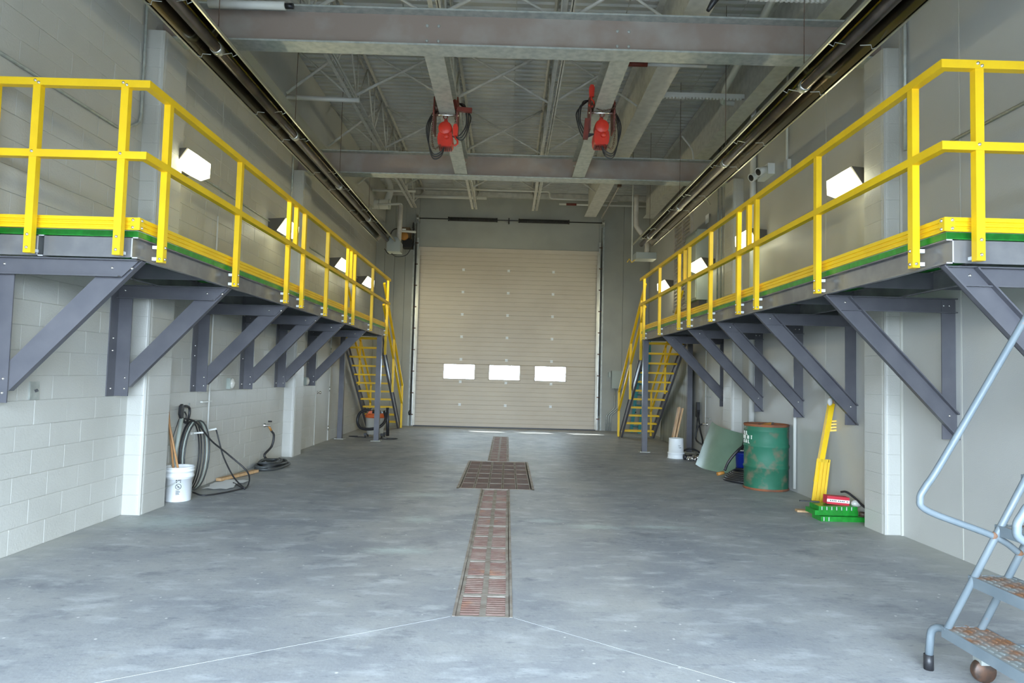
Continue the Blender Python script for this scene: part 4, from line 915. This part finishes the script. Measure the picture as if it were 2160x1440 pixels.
# ------------------------------------------------------------------ hoses, buckets, tools on the left
def bucket(x, y, label, up_=True, ht=.365, r0=.125, r1=.148):
    t = thing('bucket', (x, y, 0), label, 'bucket'); q = MB()
    if up_:
        pr = [(0,.004),(r0,.004),(r0,0),(r0+.003,.004),(r1-.014,ht-.11),(r1+.002,ht-.11),(r1+.003,ht-.095),(r1-.006,ht-.09),(r1-.004,ht-.052),(r1+.004,ht-.05),(r1+.004,ht-.038),(r1-.003,ht-.035),(r1-.002,ht-.018),(r1+.006,ht-.016),(r1+.006,ht),(r1-.004,ht),(r1-.008,ht-.01),(r0-.004,.012),(0,.012)]
    else:
        pr = [(r1-.008,.01),(r1-.004,0),(r1+.006,0),(r1+.006,.016),(r1-.002,.02),(r1,.085),(r1+.006,.09),(r1+.006,.105),(r1-.012,.11),(r0+.003,ht-.01),(r0,ht),(r0-.01,ht),(r0-.012,ht-.008),(0,ht-.008)]
    q.lathe((x,y,0), pr, 32); q.build('bucket_body', 'white', t); return t
t = bucket(-3.505, 7.20, 'white plastic pail standing by the left wall with two broom handles in it')
q = MB(); P = bez([(-3.645,7.16,.17),(-3.64,7.09,.14),(-3.58,7.045,.15),(-3.50,7.035,.19),(-3.44,7.05,.235)],6); q.tube(P, .004, 6); q.build('wire_handle', 'galv', t); MB().sphere((-3.64,7.16,.175), .016, 6).build('handle_ear', 'white', t)
# label printed on the pail: warning symbol over lines of small print
lab = MB()
def patch(mb, cx, cy, r, a0, a1, z0, z1, n=4, e=.0016):
    P = []; 
    for i in range(n+1):
        a = a0+(a1-a0)*i/n; P += [(cx+math.sin(a)*(r+e), cy-math.cos(a)*(r+e), z0), (cx+math.sin(a)*(r+e), cy-math.cos(a)*(r+e), z1)]
    mb.add(P, [(2*i, 2*i+2, 2*i+3, 2*i+1) for i in range(n)])
def rz(z): return .128+(.134-.128)*z/.25
for z_ in (.080,.088,.096,.104,.112,.120): 
    patch(lab, -3.505, 7.20, rz(z_), .26, .26+random.uniform(.22,.32), z_, z_+.004)
patch(lab, -3.505, 7.20, rz(.2), .24, .34, .222, .236); patch(lab, -3.505, 7.20, rz(.2), .40, .62, .228, .236); patch(lab, -3.505, 7.20, rz(.2), .27, .33, .205, .215); patch(lab, -3.505, 7.20, rz(.2), .55, .60, .205, .222)
cz = .165
for k in range(16):
    a = 2*math.pi*k/16; b = 2*math.pi*(k+1)/16; R_ = rz(cz)+.002
    def pt(rr, an): th_ = .44+rr*math.cos(an)/R_; return (-3.505+math.sin(th_)*R_, 7.20-math.cos(th_)*R_, cz+rr*math.sin(an))
    lab.add([pt(.030,a), pt(.030,b), pt(.025,b), pt(.025,a)], [(0,1,2,3)])
for (u0,v0,u1,v1) in ((-.02,.02,.02,-.02),(-.012,-.010,-.002,.006),(.0,-.014,.004,.004)):
    R_ = rz(cz)+.002
    def p2(u, v): th_ = .44+u/R_; return Vector((-3.505+math.sin(th_)*R_, 7.20-math.cos(th_)*R_, cz+v))
    a, b = p2(u0,v0), p2(u1,v1); lab.bar(a, b, .001, .005, (0,0,1) if abs(v1-v0) < .01 else (1,0,1))
lab.build('printed_warning', 'ink', t, label='black warning symbol and small print')
for a, b, d in (((-3.545,7.24,.02),(-3.63,7.12,1.05),'the more upright one behind'), ((-3.43,7.18,.02),(-3.642,7.04,1.16),'the more slanted one crossing in front')):
    tag(MB().cyl(Vector(a), Vector(b), .0115, 10, .0105).build('broom_handle', 'handle'), 'wooden broom handle in the left white pail, '+d, 'handle')
# pressure washer lance hanging on the wall
t = thing('spray_gun', (XL+.08, 7.40, .85), 'black pressure washer gun hanging on the left wall above the pail', 'spray gun')
q = MB(); y_, z_ = 7.42, .93; X = XL+.06
ring = [(X,7.39,.99),(X,7.50,.99),(X,7.57,.96),(X,7.57,.88),(X,7.52,.81),(X,7.46,.82),(X,7.40,.88)]
q.tube(bez(ring+[ring[0]],4), .014, 8); q.prism([(X,7.35,1.00),(X,7.34,.91),(X,7.37,.86),(X,7.41,.87),(X,7.42,.97),(X,7.39,1.02)], (-.014,0,0), (.014,0,0)); q.build('gun_body', 'black', t)
MB().tube(bez([(X,7.46,.93),(X,7.50,.89),(X,7.49,.84)],4), .008, 6).build('trigger', 'black', t)
MB().cyl((X,7.40,.86),(X+.02,7.22,.36), .021, 10).build('insulated_lance', 'elec', t); MB().cyl((X+.02,7.22,.36),(X+.03,7.16,.17), .008, 8).build('nozzle_tube', 'galv', t)
MB().cyl((X,7.34,.86),(X-.01,7.22,.62), .004, 6).build('hook_wire', 'black', t)
# hose hung on rack
t = thing('hose_rack', (XL, 7.95, .60), 'small white wall rack holding the black hose loops on the left wall', 'rack'); MB().bar((XL+.01,7.75,.66),(XL+.01,8.20,.66), .02, .03).bar((XL,8.10,.66),(XL+.14,8.12,.69), .02, .02).bar((XL,7.80,.66),(XL+.12,7.82,.67), .02, .02).build('rack_arm', 'pvc', t)
MB().bar((XL+.03,7.62,.82),(XL+.03,7.62,1.02), .012, .02, (0,1,0)).build('hook_bar', 'galv', t)
t = thing('coiled_hose', (XL+.15, 7.8, 0), 'black and grey pressure hose hung in tall loops on the left wall behind the pail', 'hose')
def yz_loop(cy_, cz_, ry, rz_, x, a0=0, a1=2*math.pi, n=26, dx=0): return [(x+dx*i/n, cy_+ry*math.cos(a0+(a1-a0)*i/n), cz_+rz_*math.sin(a0+(a1-a0)*i/n)) for i in range(n+1)]
for k, (cy_, ry, cz_, rz_, x, mm) in enumerate(((7.66,.24,.42,.39,.04,'black'),(7.67,.26,.42,.40,.055,'black'),(7.70,.28,.42,.40,.07,'hose'),(7.71,.30,.42,.40,.085,'elec'),(7.73,.31,.42,.395,.10,'hose'))):
    MB().tube(yz_loop(cy_, cz_, ry, rz_, XL+x)[:-1], .0085, 6, closed=True).build('hose_loop', mm, t)
MB().tube(bez([(XL+.06,7.42,.86),(XL+.12,7.62,.80),(XL+.16,7.95,.56),(XL+.28,8.15,.38),(XL+.50,8.22,.16),(XL+.58,8.05,.03),(XL+.55,7.85,.012),(XL+.35,7.45,.012),(XL+.18,7.5,.03)],7), .010, 6).build('hose_tail', 'black', t)
MB().tube(bez([(XL+.13,8.12,.69),(XL+.15,8.14,.60),(XL+.25,8.1,.35),(XL+.42,8.02,.12),(XL+.6,7.9,.015),(XL+.45,8.1,.012),(XL+.3,8.3,.012)],7), .009, 6).build('hose_tail', 'black', t)
t = thing('paper_sheet', (-3.42, 8.15, 0), 'crumpled white paper lying on the floor under the hose loops', 'paper')
q = MB(); nx_, ny_ = 5, 12; P = []
for i in range(nx_):
    for j in range(ny_): P.append((-3.56+.075*i+.03*math.sin(j*.8), 7.85+.06*j, .006+.012*abs(math.sin(i*1.7+j*1.1))))
q.add(P, [(i*ny_+j, (i+1)*ny_+j, (i+1)*ny_+j+1, i*ny_+j+1) for i in range(nx_-1) for j in range(ny_-1)], True); q.build('sheet', 'paper', t)
tag(MB().bar((-3.60,8.42,.025),(-3.43,9.22,.025), .075, .035).build('timber_offcut', 'wood'), 'short pine board lying on the floor against the left wall', 'wood')
# hose bib and coil on floor
t = thing('hose_tap', (XL, 10.1, .52), 'brass hose tap with a black knob on the left wall', 'tap'); MB().lathe((XL,10.08,.58), [(0,.10),(.018,.10),(.018,.03),(.03,.02),(.03,0)], 10, (1,0,0)).build('tap_body', 'bolt', t); MB().cyl((XL+.07,10.08,.58),(XL+.10,10.12,.50), .016, 8).build('spout', 'amber', t); MB().lathe((XL+.09,10.08,.63), [(0,0),(.03,.0),(.03,.02),(0,.02)], 10).build('tap_knob', 'black', t)
t = thing('coiled_hose', (-3.42, 9.75, 0), 'thick black hose coiled flat on the floor below the left wall tap', 'hose')
for k in range(7):
    r_ = .30-.018*k; cx_, cy_ = -3.40+.04*math.sin(k*2), 9.72+.05*math.sin(k*1.7)
    MB().tube([(cx_+r_*.62*math.cos(a)*1.0, cy_+r_*1.25*math.sin(a), .020+.013*k+.006*math.sin(3*a+k)) for a in [2*math.pi*i/28 for i in range(28)]], .018, 7, closed=True).build('hose_coil', 'hose', t)
MB().tube(bez([(XL+.10,10.12,.50),(XL+.13,10.16,.42),(XL+.11,10.14,.26),(XL+.05,10.02,.14),(XL+.12,10.05,.06),(XL+.3,9.95,.10)],7), .017, 8).build('hose_lead', 'black', t)

# ------------------------------------------------------------------ wet vacuum behind the left column
vx, vy = -2.86, 14.55
t = thing('wet_vacuum', (vx, vy, 0), 'wet and dry vacuum with orange rim and black hose wrapped round its tank', 'vacuum cleaner')
MB().lathe((vx,vy,.07), [(0,0),(.17,0),(.18,.01),(.185,.12),(.20,.14),(.205,.36),(.21,.37)], 26).build('tank', 'cream', t)
MB().lathe((vx,vy,.44), [(.21,-.01),(.225,0),(.225,.05),(.19,.085),(.10,.09)], 26).build('rim', 'orange', t)
MB().lathe((vx,vy,.50), [(.16,0),(.15,.06),(.09,.10),(0,.105)], 18).build('motor_head', 'black', t)
MB().prism([(vx-.15,vy-.12,.50),(vx-.02,vy-.12,.50),(vx-.07,vy-.10,.62),(vx-.10,vy-.10,.62)], (0,-.03,0), (0,.03,0)).build('latch', 'orange', t)
q = MB()
for dx, dy in ((-.18,-.14),(.18,-.14),(-.18,.14),(.18,.14)): q = MB(); q.box(vx+dx-.03, vx+dx+.03, vy+dy-.03, vy+dy+.03, .05, .10); q.lathe((vx+dx-.012,vy+dy,.03), [(0,0),(.03,0),(.03,.024),(0,.024)], 12, (1,0,0)); q.build('caster', 'black', t)
P = bez([(vx-.05,vy-.18,.62),(vx-.28,vy-.16,.56),(vx-.36,vy-.14,.38),(vx-.28,vy-.20,.22),(vx-.05,vy-.27,.20),(vx+.16,vy-.26,.26),(vx+.25,vy-.16,.40),(vx+.20,vy-.05,.58)],6)
q = MB().tube(P, .030, 10)
q.build('hose', 'black', t)
MB().cyl((vx+.30,vy-.12,.05),(vx+.28,vy-.12,.66), .035, 10).build('wand', 'black', t)
tag(MB().tube(bez([(vx+.1,vy-.28,.01),(vx+.3,vy-.42,.008),(vx+.5,vy-.36,.008),(vx+.52,vy-.22,.008),(vx+.3,vy-.24,.008)],6), .008, 6).build('power_cord', 'black'), 'black cord lying in a loop on the floor right of the vacuum', 'cord')
tag(MB().tube(bez([(vx-.2,vy-.1,.01),(vx-.45,vy-.05,.008),(vx-.58,vy+.06,.008),(vx-.4,vy+.12,.008)],6), .008, 6).build('power_cord', 'black'), 'black cord lying in a loop on the floor left of the vacuum', 'cord')

# ------------------------------------------------------------------ right side: ladder, boards, pail, hose, sheet, bin, drum
t = thing('extension_ladder', (3.45, 17.4, 0), 'teal fibreglass extension ladder leaning in the back right corner behind the stairs', 'ladder')
A, B = Vector((3.28,17.35,.02)), Vector((3.66,17.72,2.55)); off = Vector((.20,-.06,-.02))
for o_ in (Vector((0,0,0)), off): MB().bar(A+o_, B+o_, .03, .085, (1,0,.1)).build('rail', 'teal', t)
for k in range(9): p = A.lerp(B, (k+.6)/9.2); MB().cyl(p, p+off, .016, 8).build('rung', 'teal', t)
for k in range(9): p = A.lerp(B, (k+.9)/9.2)+Vector((.04,-.05,0)); MB().lathe(p, [(0,.004),(.02,.004),(.02,0)], 10, (0,-1,0)).build('rung_cap', 'black' if k % 2 else 'bolt', t)
# leaning dull sheet against wall
t = thing('plastic_sheet', (3.6, 14.6, 0), 'tall dull translucent sheet leaning on the right wall between stairs and column', 'sheet')
q = MB(); P = []; nx_, nz_ = 10, 6
for i in range(nx_):
    for j in range(nz_): 
        v_ = j/(nz_-1); P.append((3.62+.12*v_+.015*math.sin(i*1.1+j), 13.35+.24*i-.0*v_, .02+2.0*v_))
for e in (0, .006): q.add([(p[0]+e, p[1], p[2]) for p in P], [(i*nz_+j, (i+1)*nz_+j, (i+1)*nz_+j+1, i*nz_+j+1) for i in range(nx_-1) for j in range(nz_-1)], True)
q.build('sheet', 'sheet', t)
# timber boards in upturned pail
t = bucket(3.12, 12.12, 'white plastic pail turned upside down by the right column', up_=False)
for k, (x_, w_) in enumerate(((-.045,.03),(-.002,.03))):
    p = Vector((3.12+.02+x_, 12.48+.01*k, .02)); tag(MB().bar(p+Vector((0,0,0)), p+Vector((.21+.02*k, .18, .88-.02*k)), .11, .032, (1,0,-.2)).build('timber_board', 'wood'), 'pine board leaning behind the upturned pail, '+('left','right')[k]+' one of the pair', 'wood', 'pine boards behind the upturned pail')
q = MB()
for (u, v, L_, a) in ((.05,.24,.018,0),(.16,.235,.02,.2),(.26,.24,.02,0),(.12,.205,.012,.3),(.22,.20,.015,0),(.30,.205,.018,.1),(.36,.20,.012,0),(.42,.204,.015,0)):
    R_ = .137; th_ = u; q.bar((3.12+math.sin(th_)*R_, 12.12-math.cos(th_)*R_, v-L_/2), (3.12+math.sin(th_+a*.1)*R_, 12.12-math.cos(th_+a*.1)*R_, v+L_/2), .004, .003, (0,1,0))
q.build('handwriting', 'ink', t, label='faint black handwriting')
t = thing('spray_gun', (XR-.08, 13.0, .7), 'black spray gun hanging on the right wall beside the grey column', 'spray gun')
X = XR-.06; MB().prism([(X,12.95,1.0),(X,13.02,1.0),(X,13.05,.72),(X,12.98,.70),(X,12.93,.85)], (-.03,0,0), (.03,0,0)).build('gun_body', 'black', t); MB().cyl((X,13.0,.72),(X,13.1,.30), .016, 8).build('lance', 'blackm', t)
t = thing('hose_tap', (XR, 12.55, .55), 'hose tap on the right wall with a thick black hose', 'tap'); MB().lathe((XR,12.55,.60), [(0,.10),(.02,.10),(.02,.03),(.035,.02),(.035,0)], 10, (-1,0,0)).build('tap_body', 'bolt', t)
t = thing('trailing_hose', (3.6, 12.3, 0), 'black hoses trailing from the right wall tap to the floor by the pail', 'hose')
for P in ([(XR-.06,12.98,.82),(XR-.10,12.7,.5),(XR-.12,12.45,.3),(XR-.2,12.2,.10),(XR-.3,12.0,.03)],
          [(XR-.10,12.55,.60),(XR-.16,12.6,.55),(XR-.2,12.6,.3),(XR-.12,12.2,.2),(XR-.1,11.9,.05),(XR-.3,11.7,.02)],
          [(3.3,12.3,.12),(3.4,12.2,.17),(3.55,12.2,.12),(3.6,12.0,.03),(3.75,11.8,.15),(3.72,11.4,.35)],
          [(3.25,12.1,.03),(3.4,11.95,.05),(3.55,12.0,.02),(3.7,11.8,.02),(3.45,11.7,.02),(3.3,11.9,.02)]):
    MB().tube(bez(P,7), .017, 7).build('hose', 'black', t)
t = thing('pipe_fittings', (3.38, 11.85, 0), 'heap of black and chrome hose couplings on the floor between pail and green sheet', 'fittings')
for k, (dx, dy, rr, mm) in enumerate(((0,0,.05,'black'),(.09,.05,.045,'black'),(.05,-.08,.04,'bolt'),(.16,-.02,.045,'bolt'),(.22,.06,.05,'black'),(.28,-.06,.04,'black'),(.02,-.14,.03,'bolt'),(.12,-.13,.03,'bolt'))):
    a = k*1.1; MB().lathe((3.26+dx, 11.9+dy, rr), [(rr*.5,-.06),(rr,-.06),(rr,-.02),(rr*.8,-.015),(rr*.8,.04),(rr*.95,.045),(rr*.95,.07),(rr*.5,.07)], 10, (math.cos(a),math.sin(a),0)).build('coupling', mm, t)
# curved pale green sheet
t = thing('curved_sheet', (3.5, 10.7, 0), 'curved pale green fibreglass sheet leaning on the right wall behind the drum', 'sheet')
q = MB(); P = []; nu, nv = 16, 8
C0, C1, D0, D1 = Vector((3.20,11.15,.02)), Vector((3.50,10.15,.02)), Vector((3.56,11.45,.72)), Vector((3.77,10.45,.60))
for i in range(nu):
    u = i/(nu-1)
    for j in range(nv):
        v_ = j/(nv-1); p = (C0.lerp(C1,u)).lerp(D0.lerp(D1,u), v_); b_ = math.sin(math.pi*u)
        p += Vector((-.10*b_, -.05*b_, -.02*b_*(1-v_))) ; p.x = min(p.x, XR-.03); P.append(p)
for e in (0, .006): q.add([p+Vector((e,0,0)) for p in P], [(i*nv+j, (i+1)*nv+j, (i+1)*nv+j+1, i*nv+j+1) for i in range(nu-1) for j in range(nv-1)], True)
for p in q.v: p.z = max(p.z, .004)
q.build('sheet', 'frps', t); MB().bar((3.62,10.28,.36),(3.68,10.22,.362), .012, .008).build('tape_mark', 'paper', t)
# blue bin
t = thing('blue_bin', (3.62, 9.98, 0), 'blue plastic bin half hidden behind the rusty green drum', 'bin'); MB().lathe((3.62,9.98,0), [(0,0),(.125,0),(.15,.34),(.16,.345),(.16,.36),(.145,.36),(.12,.01)], 24).build('bin_body', 'blue', t)
t = thing('coiled_hose', (3.40, 9.45, 0), 'thick black hose coiled on the floor at the left of the green drum', 'hose')
for k in range(6):
    r_ = .27-.016*k; MB().tube([(3.40+r_*.85*math.cos(a)+.01*k, 9.52+r_*1.1*math.sin(a), .024+.022*k+.008*math.sin(2*a+k)) for a in [2*math.pi*i/28 for i in range(28)]], .022, 7, closed=True).build('hose_coil', 'black', t)
MB().tube(bez([(3.18,9.6,.14),(3.24,9.62,.26),(3.36,9.6,.42),(3.5,9.65,.50),(3.64,9.7,.46)],7), .020, 8).build('hose_lead', 'black', t); MB().tube([(3.16,9.58,.11),(3.06,9.56,.09)], .026, 8).build('yellow_end', 'amber', t)
# oil drum
dx_, dy_ = 3.525, 8.96; R_ = .287; HD = .87
t = thing('steel_drum', (dx_, dy_, 0), 'rusty green steel drum with faded white lettering beside the right wall', 'drum')
pr = [(R_-.012,.02),(R_-.004,.022),(R_-.004,.03)]
for z_ in (.30,.58): pr += [(R_-.004,z_-.025),(R_+.006,z_-.010),(R_+.006,z_+.010),(R_-.004,z_+.025)]
for z_ in (.78,): pr += [(R_-.004,z_-.012),(R_+.001,z_),(R_-.004,z_+.012)]
pr += [(R_-.004,HD-.03),(R_-.012,HD-.02),(R_-.014,HD-.3),(0,HD-.32)]
MB().lathe((dx_,dy_,0), pr, 40).build('drum_shell', 'drumg', t)
q = MB(); q.lathe((dx_,dy_,0), [(R_-.012,0),(R_+.004,0),(R_+.006,.012),(R_-.002,.028)], 40); q.build('bottom_rim', 'drumr', t)
q = MB(); q.lathe((dx_,dy_,0), [(R_-.004,HD-.035),(R_+.004,HD-.02),(R_+.004,HD-.005),(R_-.004,HD),(R_-.014,HD-.008),(R_-.014,HD-.18)], 40); q.build('top_rim', 'drumr', t)
for (a0, L_, mm) in ((-.1,.16,'amber'),(.35,.2,'chain')): MB().bar((dx_-.12,dy_-.12+a0*.2,HD-.02),(dx_-.12+L_,dy_-.05,HD+.006), .03, .03).build('scrap_in_drum', mm, t)
GL = {'L':[(0,0,0,1),(0,0,.6,0)],'M':[(0,0,0,1),(0,1,.35,.45),(.35,.45,.7,1),(.7,1,.7,0)],'E':[(0,0,0,1),(0,1,.6,1),(0,.5,.5,.5),(0,0,.6,0)],'N':[(0,0,0,1),(0,1,.6,0),(.6,0,.6,1)],'T':[(.3,0,.3,1),(0,1,.6,1)],
      'A':[(0,0,.3,1),(.3,1,.6,0),(.1,.4,.5,.4)],'I':[(.3,0,.3,1)],'C':[(.6,.9,.1,1),(.1,1,0,.5),(0,.5,.1,0),(.1,0,.6,.1)]}
q = MB()
def write(txt, th0, z0, h, sp):
    for k, ch in enumerate(txt):
        q = MB()
        for (u0,v0,u1,v1) in GL[ch]:
            Rr = R_+.002; a0 = th0+(k*sp+u0*h*.85)/Rr; a1 = th0+(k*sp+u1*h*.85)/Rr
            q.bar((dx_+math.sin(a0)*Rr, dy_-math.cos(a0)*Rr, z0+v0*h), (dx_+math.sin(a1)*Rr, dy_-math.cos(a1)*Rr, z0+v1*h), .005, .011, (math.sin(a0)*.0+math.cos(a0)*(1 if abs(v1-v0) > .3 else 0), 0, 0 if abs(v1-v0) > .3 else 1))
        q.build('letter', 'text', t)
write('LL', -1.60, .722, .046, .056); write('MENT', -1.72, .666, .045, .060); write('CAL', -1.66, .611, .044, .058)

# yellow guardrail offcut leaning on the right wall
t = thing('guardrail_offcut', (3.6, 7.62, 0), 'offcut of yellow guardrail post and toe board leaning against the right wall', 'offcut')
A = Vector((3.585,7.62,.30)); B = Vector((3.79,7.70,1.20))
MB().bar(A, B, .06, .055, (0,1,0)).build('post', 'yel', t)
MB().bar(B-(B-A)*.0, B+(B-A)*.11, .05, .03, (0,1,0)).build('wooden_tip', 'wood', t); MB().sphere(B+Vector((-.03,-.03,.02)), .035, 6, (.8,.8,1.3)).build('plastic_wrap', 'paper', t)
P0, P1 = Vector((3.515,7.60,.035)), Vector((3.60,7.64,.56)); d_ = (P1-P0); ax_ = Vector((.85,-.25,0)).normalized(); nn = d_.normalized().cross(ax_).normalized()
if nn.y > 0: nn = -nn
q = MB(); W = .125; q.bar(P0+ax_*W/2, P1+ax_*W/2, W, .02, nn)
q.build('base_panel', 'yelm', t)
for k in (.02, .37, .68, .98): MB().bar(P0+ax_*(W*k)+nn*.018, P1+ax_*(W*k)+nn*.018, .024, .022, nn).build('rib', 'yelm', t)
for e in (.03, .97): p = P0.lerp(P1, e); MB().bar(p+nn*.018, p+ax_*W+nn*.018, .035, .022, nn).build('end_rib', 'yelm', t)
q = MB(); p = A.lerp(B, .72)
for k in range(4): q.bar(p+Vector((.03,0,-.06+k*.035)), p+Vector((.115,-.03,-.05+k*.035)), .03, .022)
q.bar(p+Vector((.03,0.01,-.07)), p+Vector((.03,0.01,.06)), .02, .05, (0,1,0)); q.build('toe_board_piece', 'yel', t)
# pile of green grating offcuts, red box, strap
zc = 0
def grating_block(x0, x1, y0, y1, z0, label, slots, h=.045):
    t = thing('grating_offcut', ((x0+x1)/2, (y0+y1)/2, z0), label, 'grating'); MB().box(x0, x1, y0, y1, z0, z0+h).build('grating_body', 'green', t)
    n_ = int((x1-x0-.03)/.052)
    for k in range(slots[0], min(slots[1], n_)): x = x0+.03+k*.052; MB().box(x-.004, x+.004, y0-.003, y0, z0+.006, z0+h-.004).build('grating_tooth', 'cut', t)
M['grn2'] = M['green']
grating_block(3.30, 3.76, 6.92, 7.12, 0, 'bottom green grating offcut of the small stack by the right pilaster', (0,2), .05)
grating_block(3.265, 3.72, 6.98, 7.20, .052, 'middle green grating offcut of the small stack by the right pilaster', (20,20), .05)
grating_block(3.30, 3.705, 6.965, 7.18, .104, 'top green grating offcut of the stack, with a row of pale cut teeth', (0,9), .045)
bx = thing('red_box', (3.45, 7.12, .15), 'small red cardboard box with a white printed band on top of the green gratings', 'box')
q = MB().box(-.115,.115,-.055,.055,0,.085); Rm = Matrix.Translation((3.545,7.10,.152)) @ Matrix.Rotation(-.08,4,'Z') @ Matrix.Rotation(.06,4,'Y')
q.xf(Rm).build('box_body', 'boxred', bx); MB().box(-.116,.116,-.057,-.0551,.024,.054).xf(Rm).build('white_band', 'paper', bx)
q = MB()
for k in range(8): q.box(-.085+k*.018+(.012 if k > 3 else 0),-.075+k*.018+(.012 if k > 3 else 0),-.0585,-.057,.033,.045)
q.box(.085,.10,-.0585,-.057,.036,.044); q.xf(Rm).build('printed_lettering', 'ink', bx)
tag(MB().tube(bez([(3.66,7.22,.26),(3.69,7.16,.27),(3.74,7.08,.22),(3.77,6.98,.16),(3.79,6.9,.13)],5), .012, 6).build('rubber_strip', 'black'), 'black rubber strip curling off the green grating stack to the pilaster', 'strip')
t = thing('plastic_bag', (3.66, 7.05, .1), 'crumpled clear plastic and small fittings behind the green gratings', 'bag'); MB().sphere((3.745,7.07,.165), .05, 6, (1.1,.8,.8)).build('wrap', 'clear', t); MB().lathe((3.75,6.94,.06), [(.02,0),(.04,0),(.04,.04),(.02,.04)], 10).build('fitting', 'chain', t)
tag(MB().bar((3.26,7.42,.012),(3.62,7.36,.012), .10, .02).build('timber_offcut', 'wood'), 'thin brown board lying under the yellow offcut on the floor', 'wood')
tag(MB().bar((3.21,7.22,.155),(3.41,7.19,.155), .03, .012).build('black_bar', 'black'), 'short black bar sticking out left of the red box', 'bar')

# ------------------------------------------------------------------ rolling ladder, bottom right
t = thing('rolling_ladder', (2.6, 3.0, 0), 'pale blue rolling ladder with rusty steps at the bottom right', 'ladder')
YN, YF = 2.66, 3.28; slp = 1.86
def lx(z): return 2.185+(z-.25)/slp
for y in (YF, YN):
    MB().tube([(lx(.24)+.0, y, .24), (lx(1.55), y, 1.55)], .0165, 12).build('front_rail', 'ladder', t); MB().tube([(lx(.24)+.165, y, .24), (lx(1.55)+.165, y, 1.55)], .0165, 12).build('back_rail', 'ladder', t)
    fy = y+(.13 if y > 3 else -.02); q = MB().tube(elb([(2.30, y, .22),(2.19,fy,.22),(2.175,fy,.05)], .05), .019, 10); q.tube(elb([(2.30,y,.17),(2.9,y,.17)],.05), .016, 8); q.build('base_frame', 'ladder', t)
    MB().cyl((2.175,fy,.0),(2.175,fy,.075), .023, 10).build('rubber_foot', 'black', t)
    c_ = MB().lathe((2.36,y-.02,.055), [(.0,0),(.052,0),(.056,.01),(.056,.03),(.052,.04),(0,.04)], 20, (0,1,0)).build('caster_wheel', 'chain', t); MB().box(2.33,2.39,y-.03,y+.03,.09,.16).build('caster_fork', 'galv', c_)
    H_ = [(lx(.62)+.165,y,.62),(lx(.66)+.02,y,.70),(2.10,y,.815),(2.055,y,.875),(2.085,y,.94),(2.17,y,1.07),(2.60,y,1.80),(2.75,y,2.05)]
    MB().tube(bez(H_,6), .0165, 12).build('handrail', 'ladder', t)
    for x_, z_ in ((lx(.70)-.01,.705),(lx(.62)+.16,.625)): MB().sphere((x_,y,z_), .0195, 6).build('weld_rust', 'ladrust', t)
for k in range(6):
    z = .25*(k+1); x = lx(z)
    st_ = MB().box(x-.012, x+.20, YN-.02, YF+.02, z-.006, z+.004).build('step', 'tread', t)
    MB().box(x-.016, x-.010, YN-.02, YF+.02, z-.045, z+.006).build('front_lip', 'ladder', st_); MB().box(x+.198, x+.204, YN-.02, YF+.02, z-.04, z+.006).build('rear_lip', 'ladder', st_)
    MB().box(x-.012, x+.20, YF+.018, YF+.024, z-.04, z+.006).build('end_lip', 'ladder', st_)
    q = MB()
    for i in range(14):
        for j in range(6):
            yy = YN+.005+i*.046+(.023 if j % 2 else 0); xx = x+.008+j*.034
            q.add([(xx,yy,z+.004),(xx+.006,yy+.010,z+.0085),(xx+.006,yy+.026,z+.0085),(xx,yy+.036,z+.004),(xx+.014,yy+.026,z+.004),(xx+.014,yy+.010,z+.004)], [(0,3,2,1),(0,1,5),(1,2,4,5),(2,3,4)])
    q.build('tread_teeth', 'tread', st_, kind='stuff')
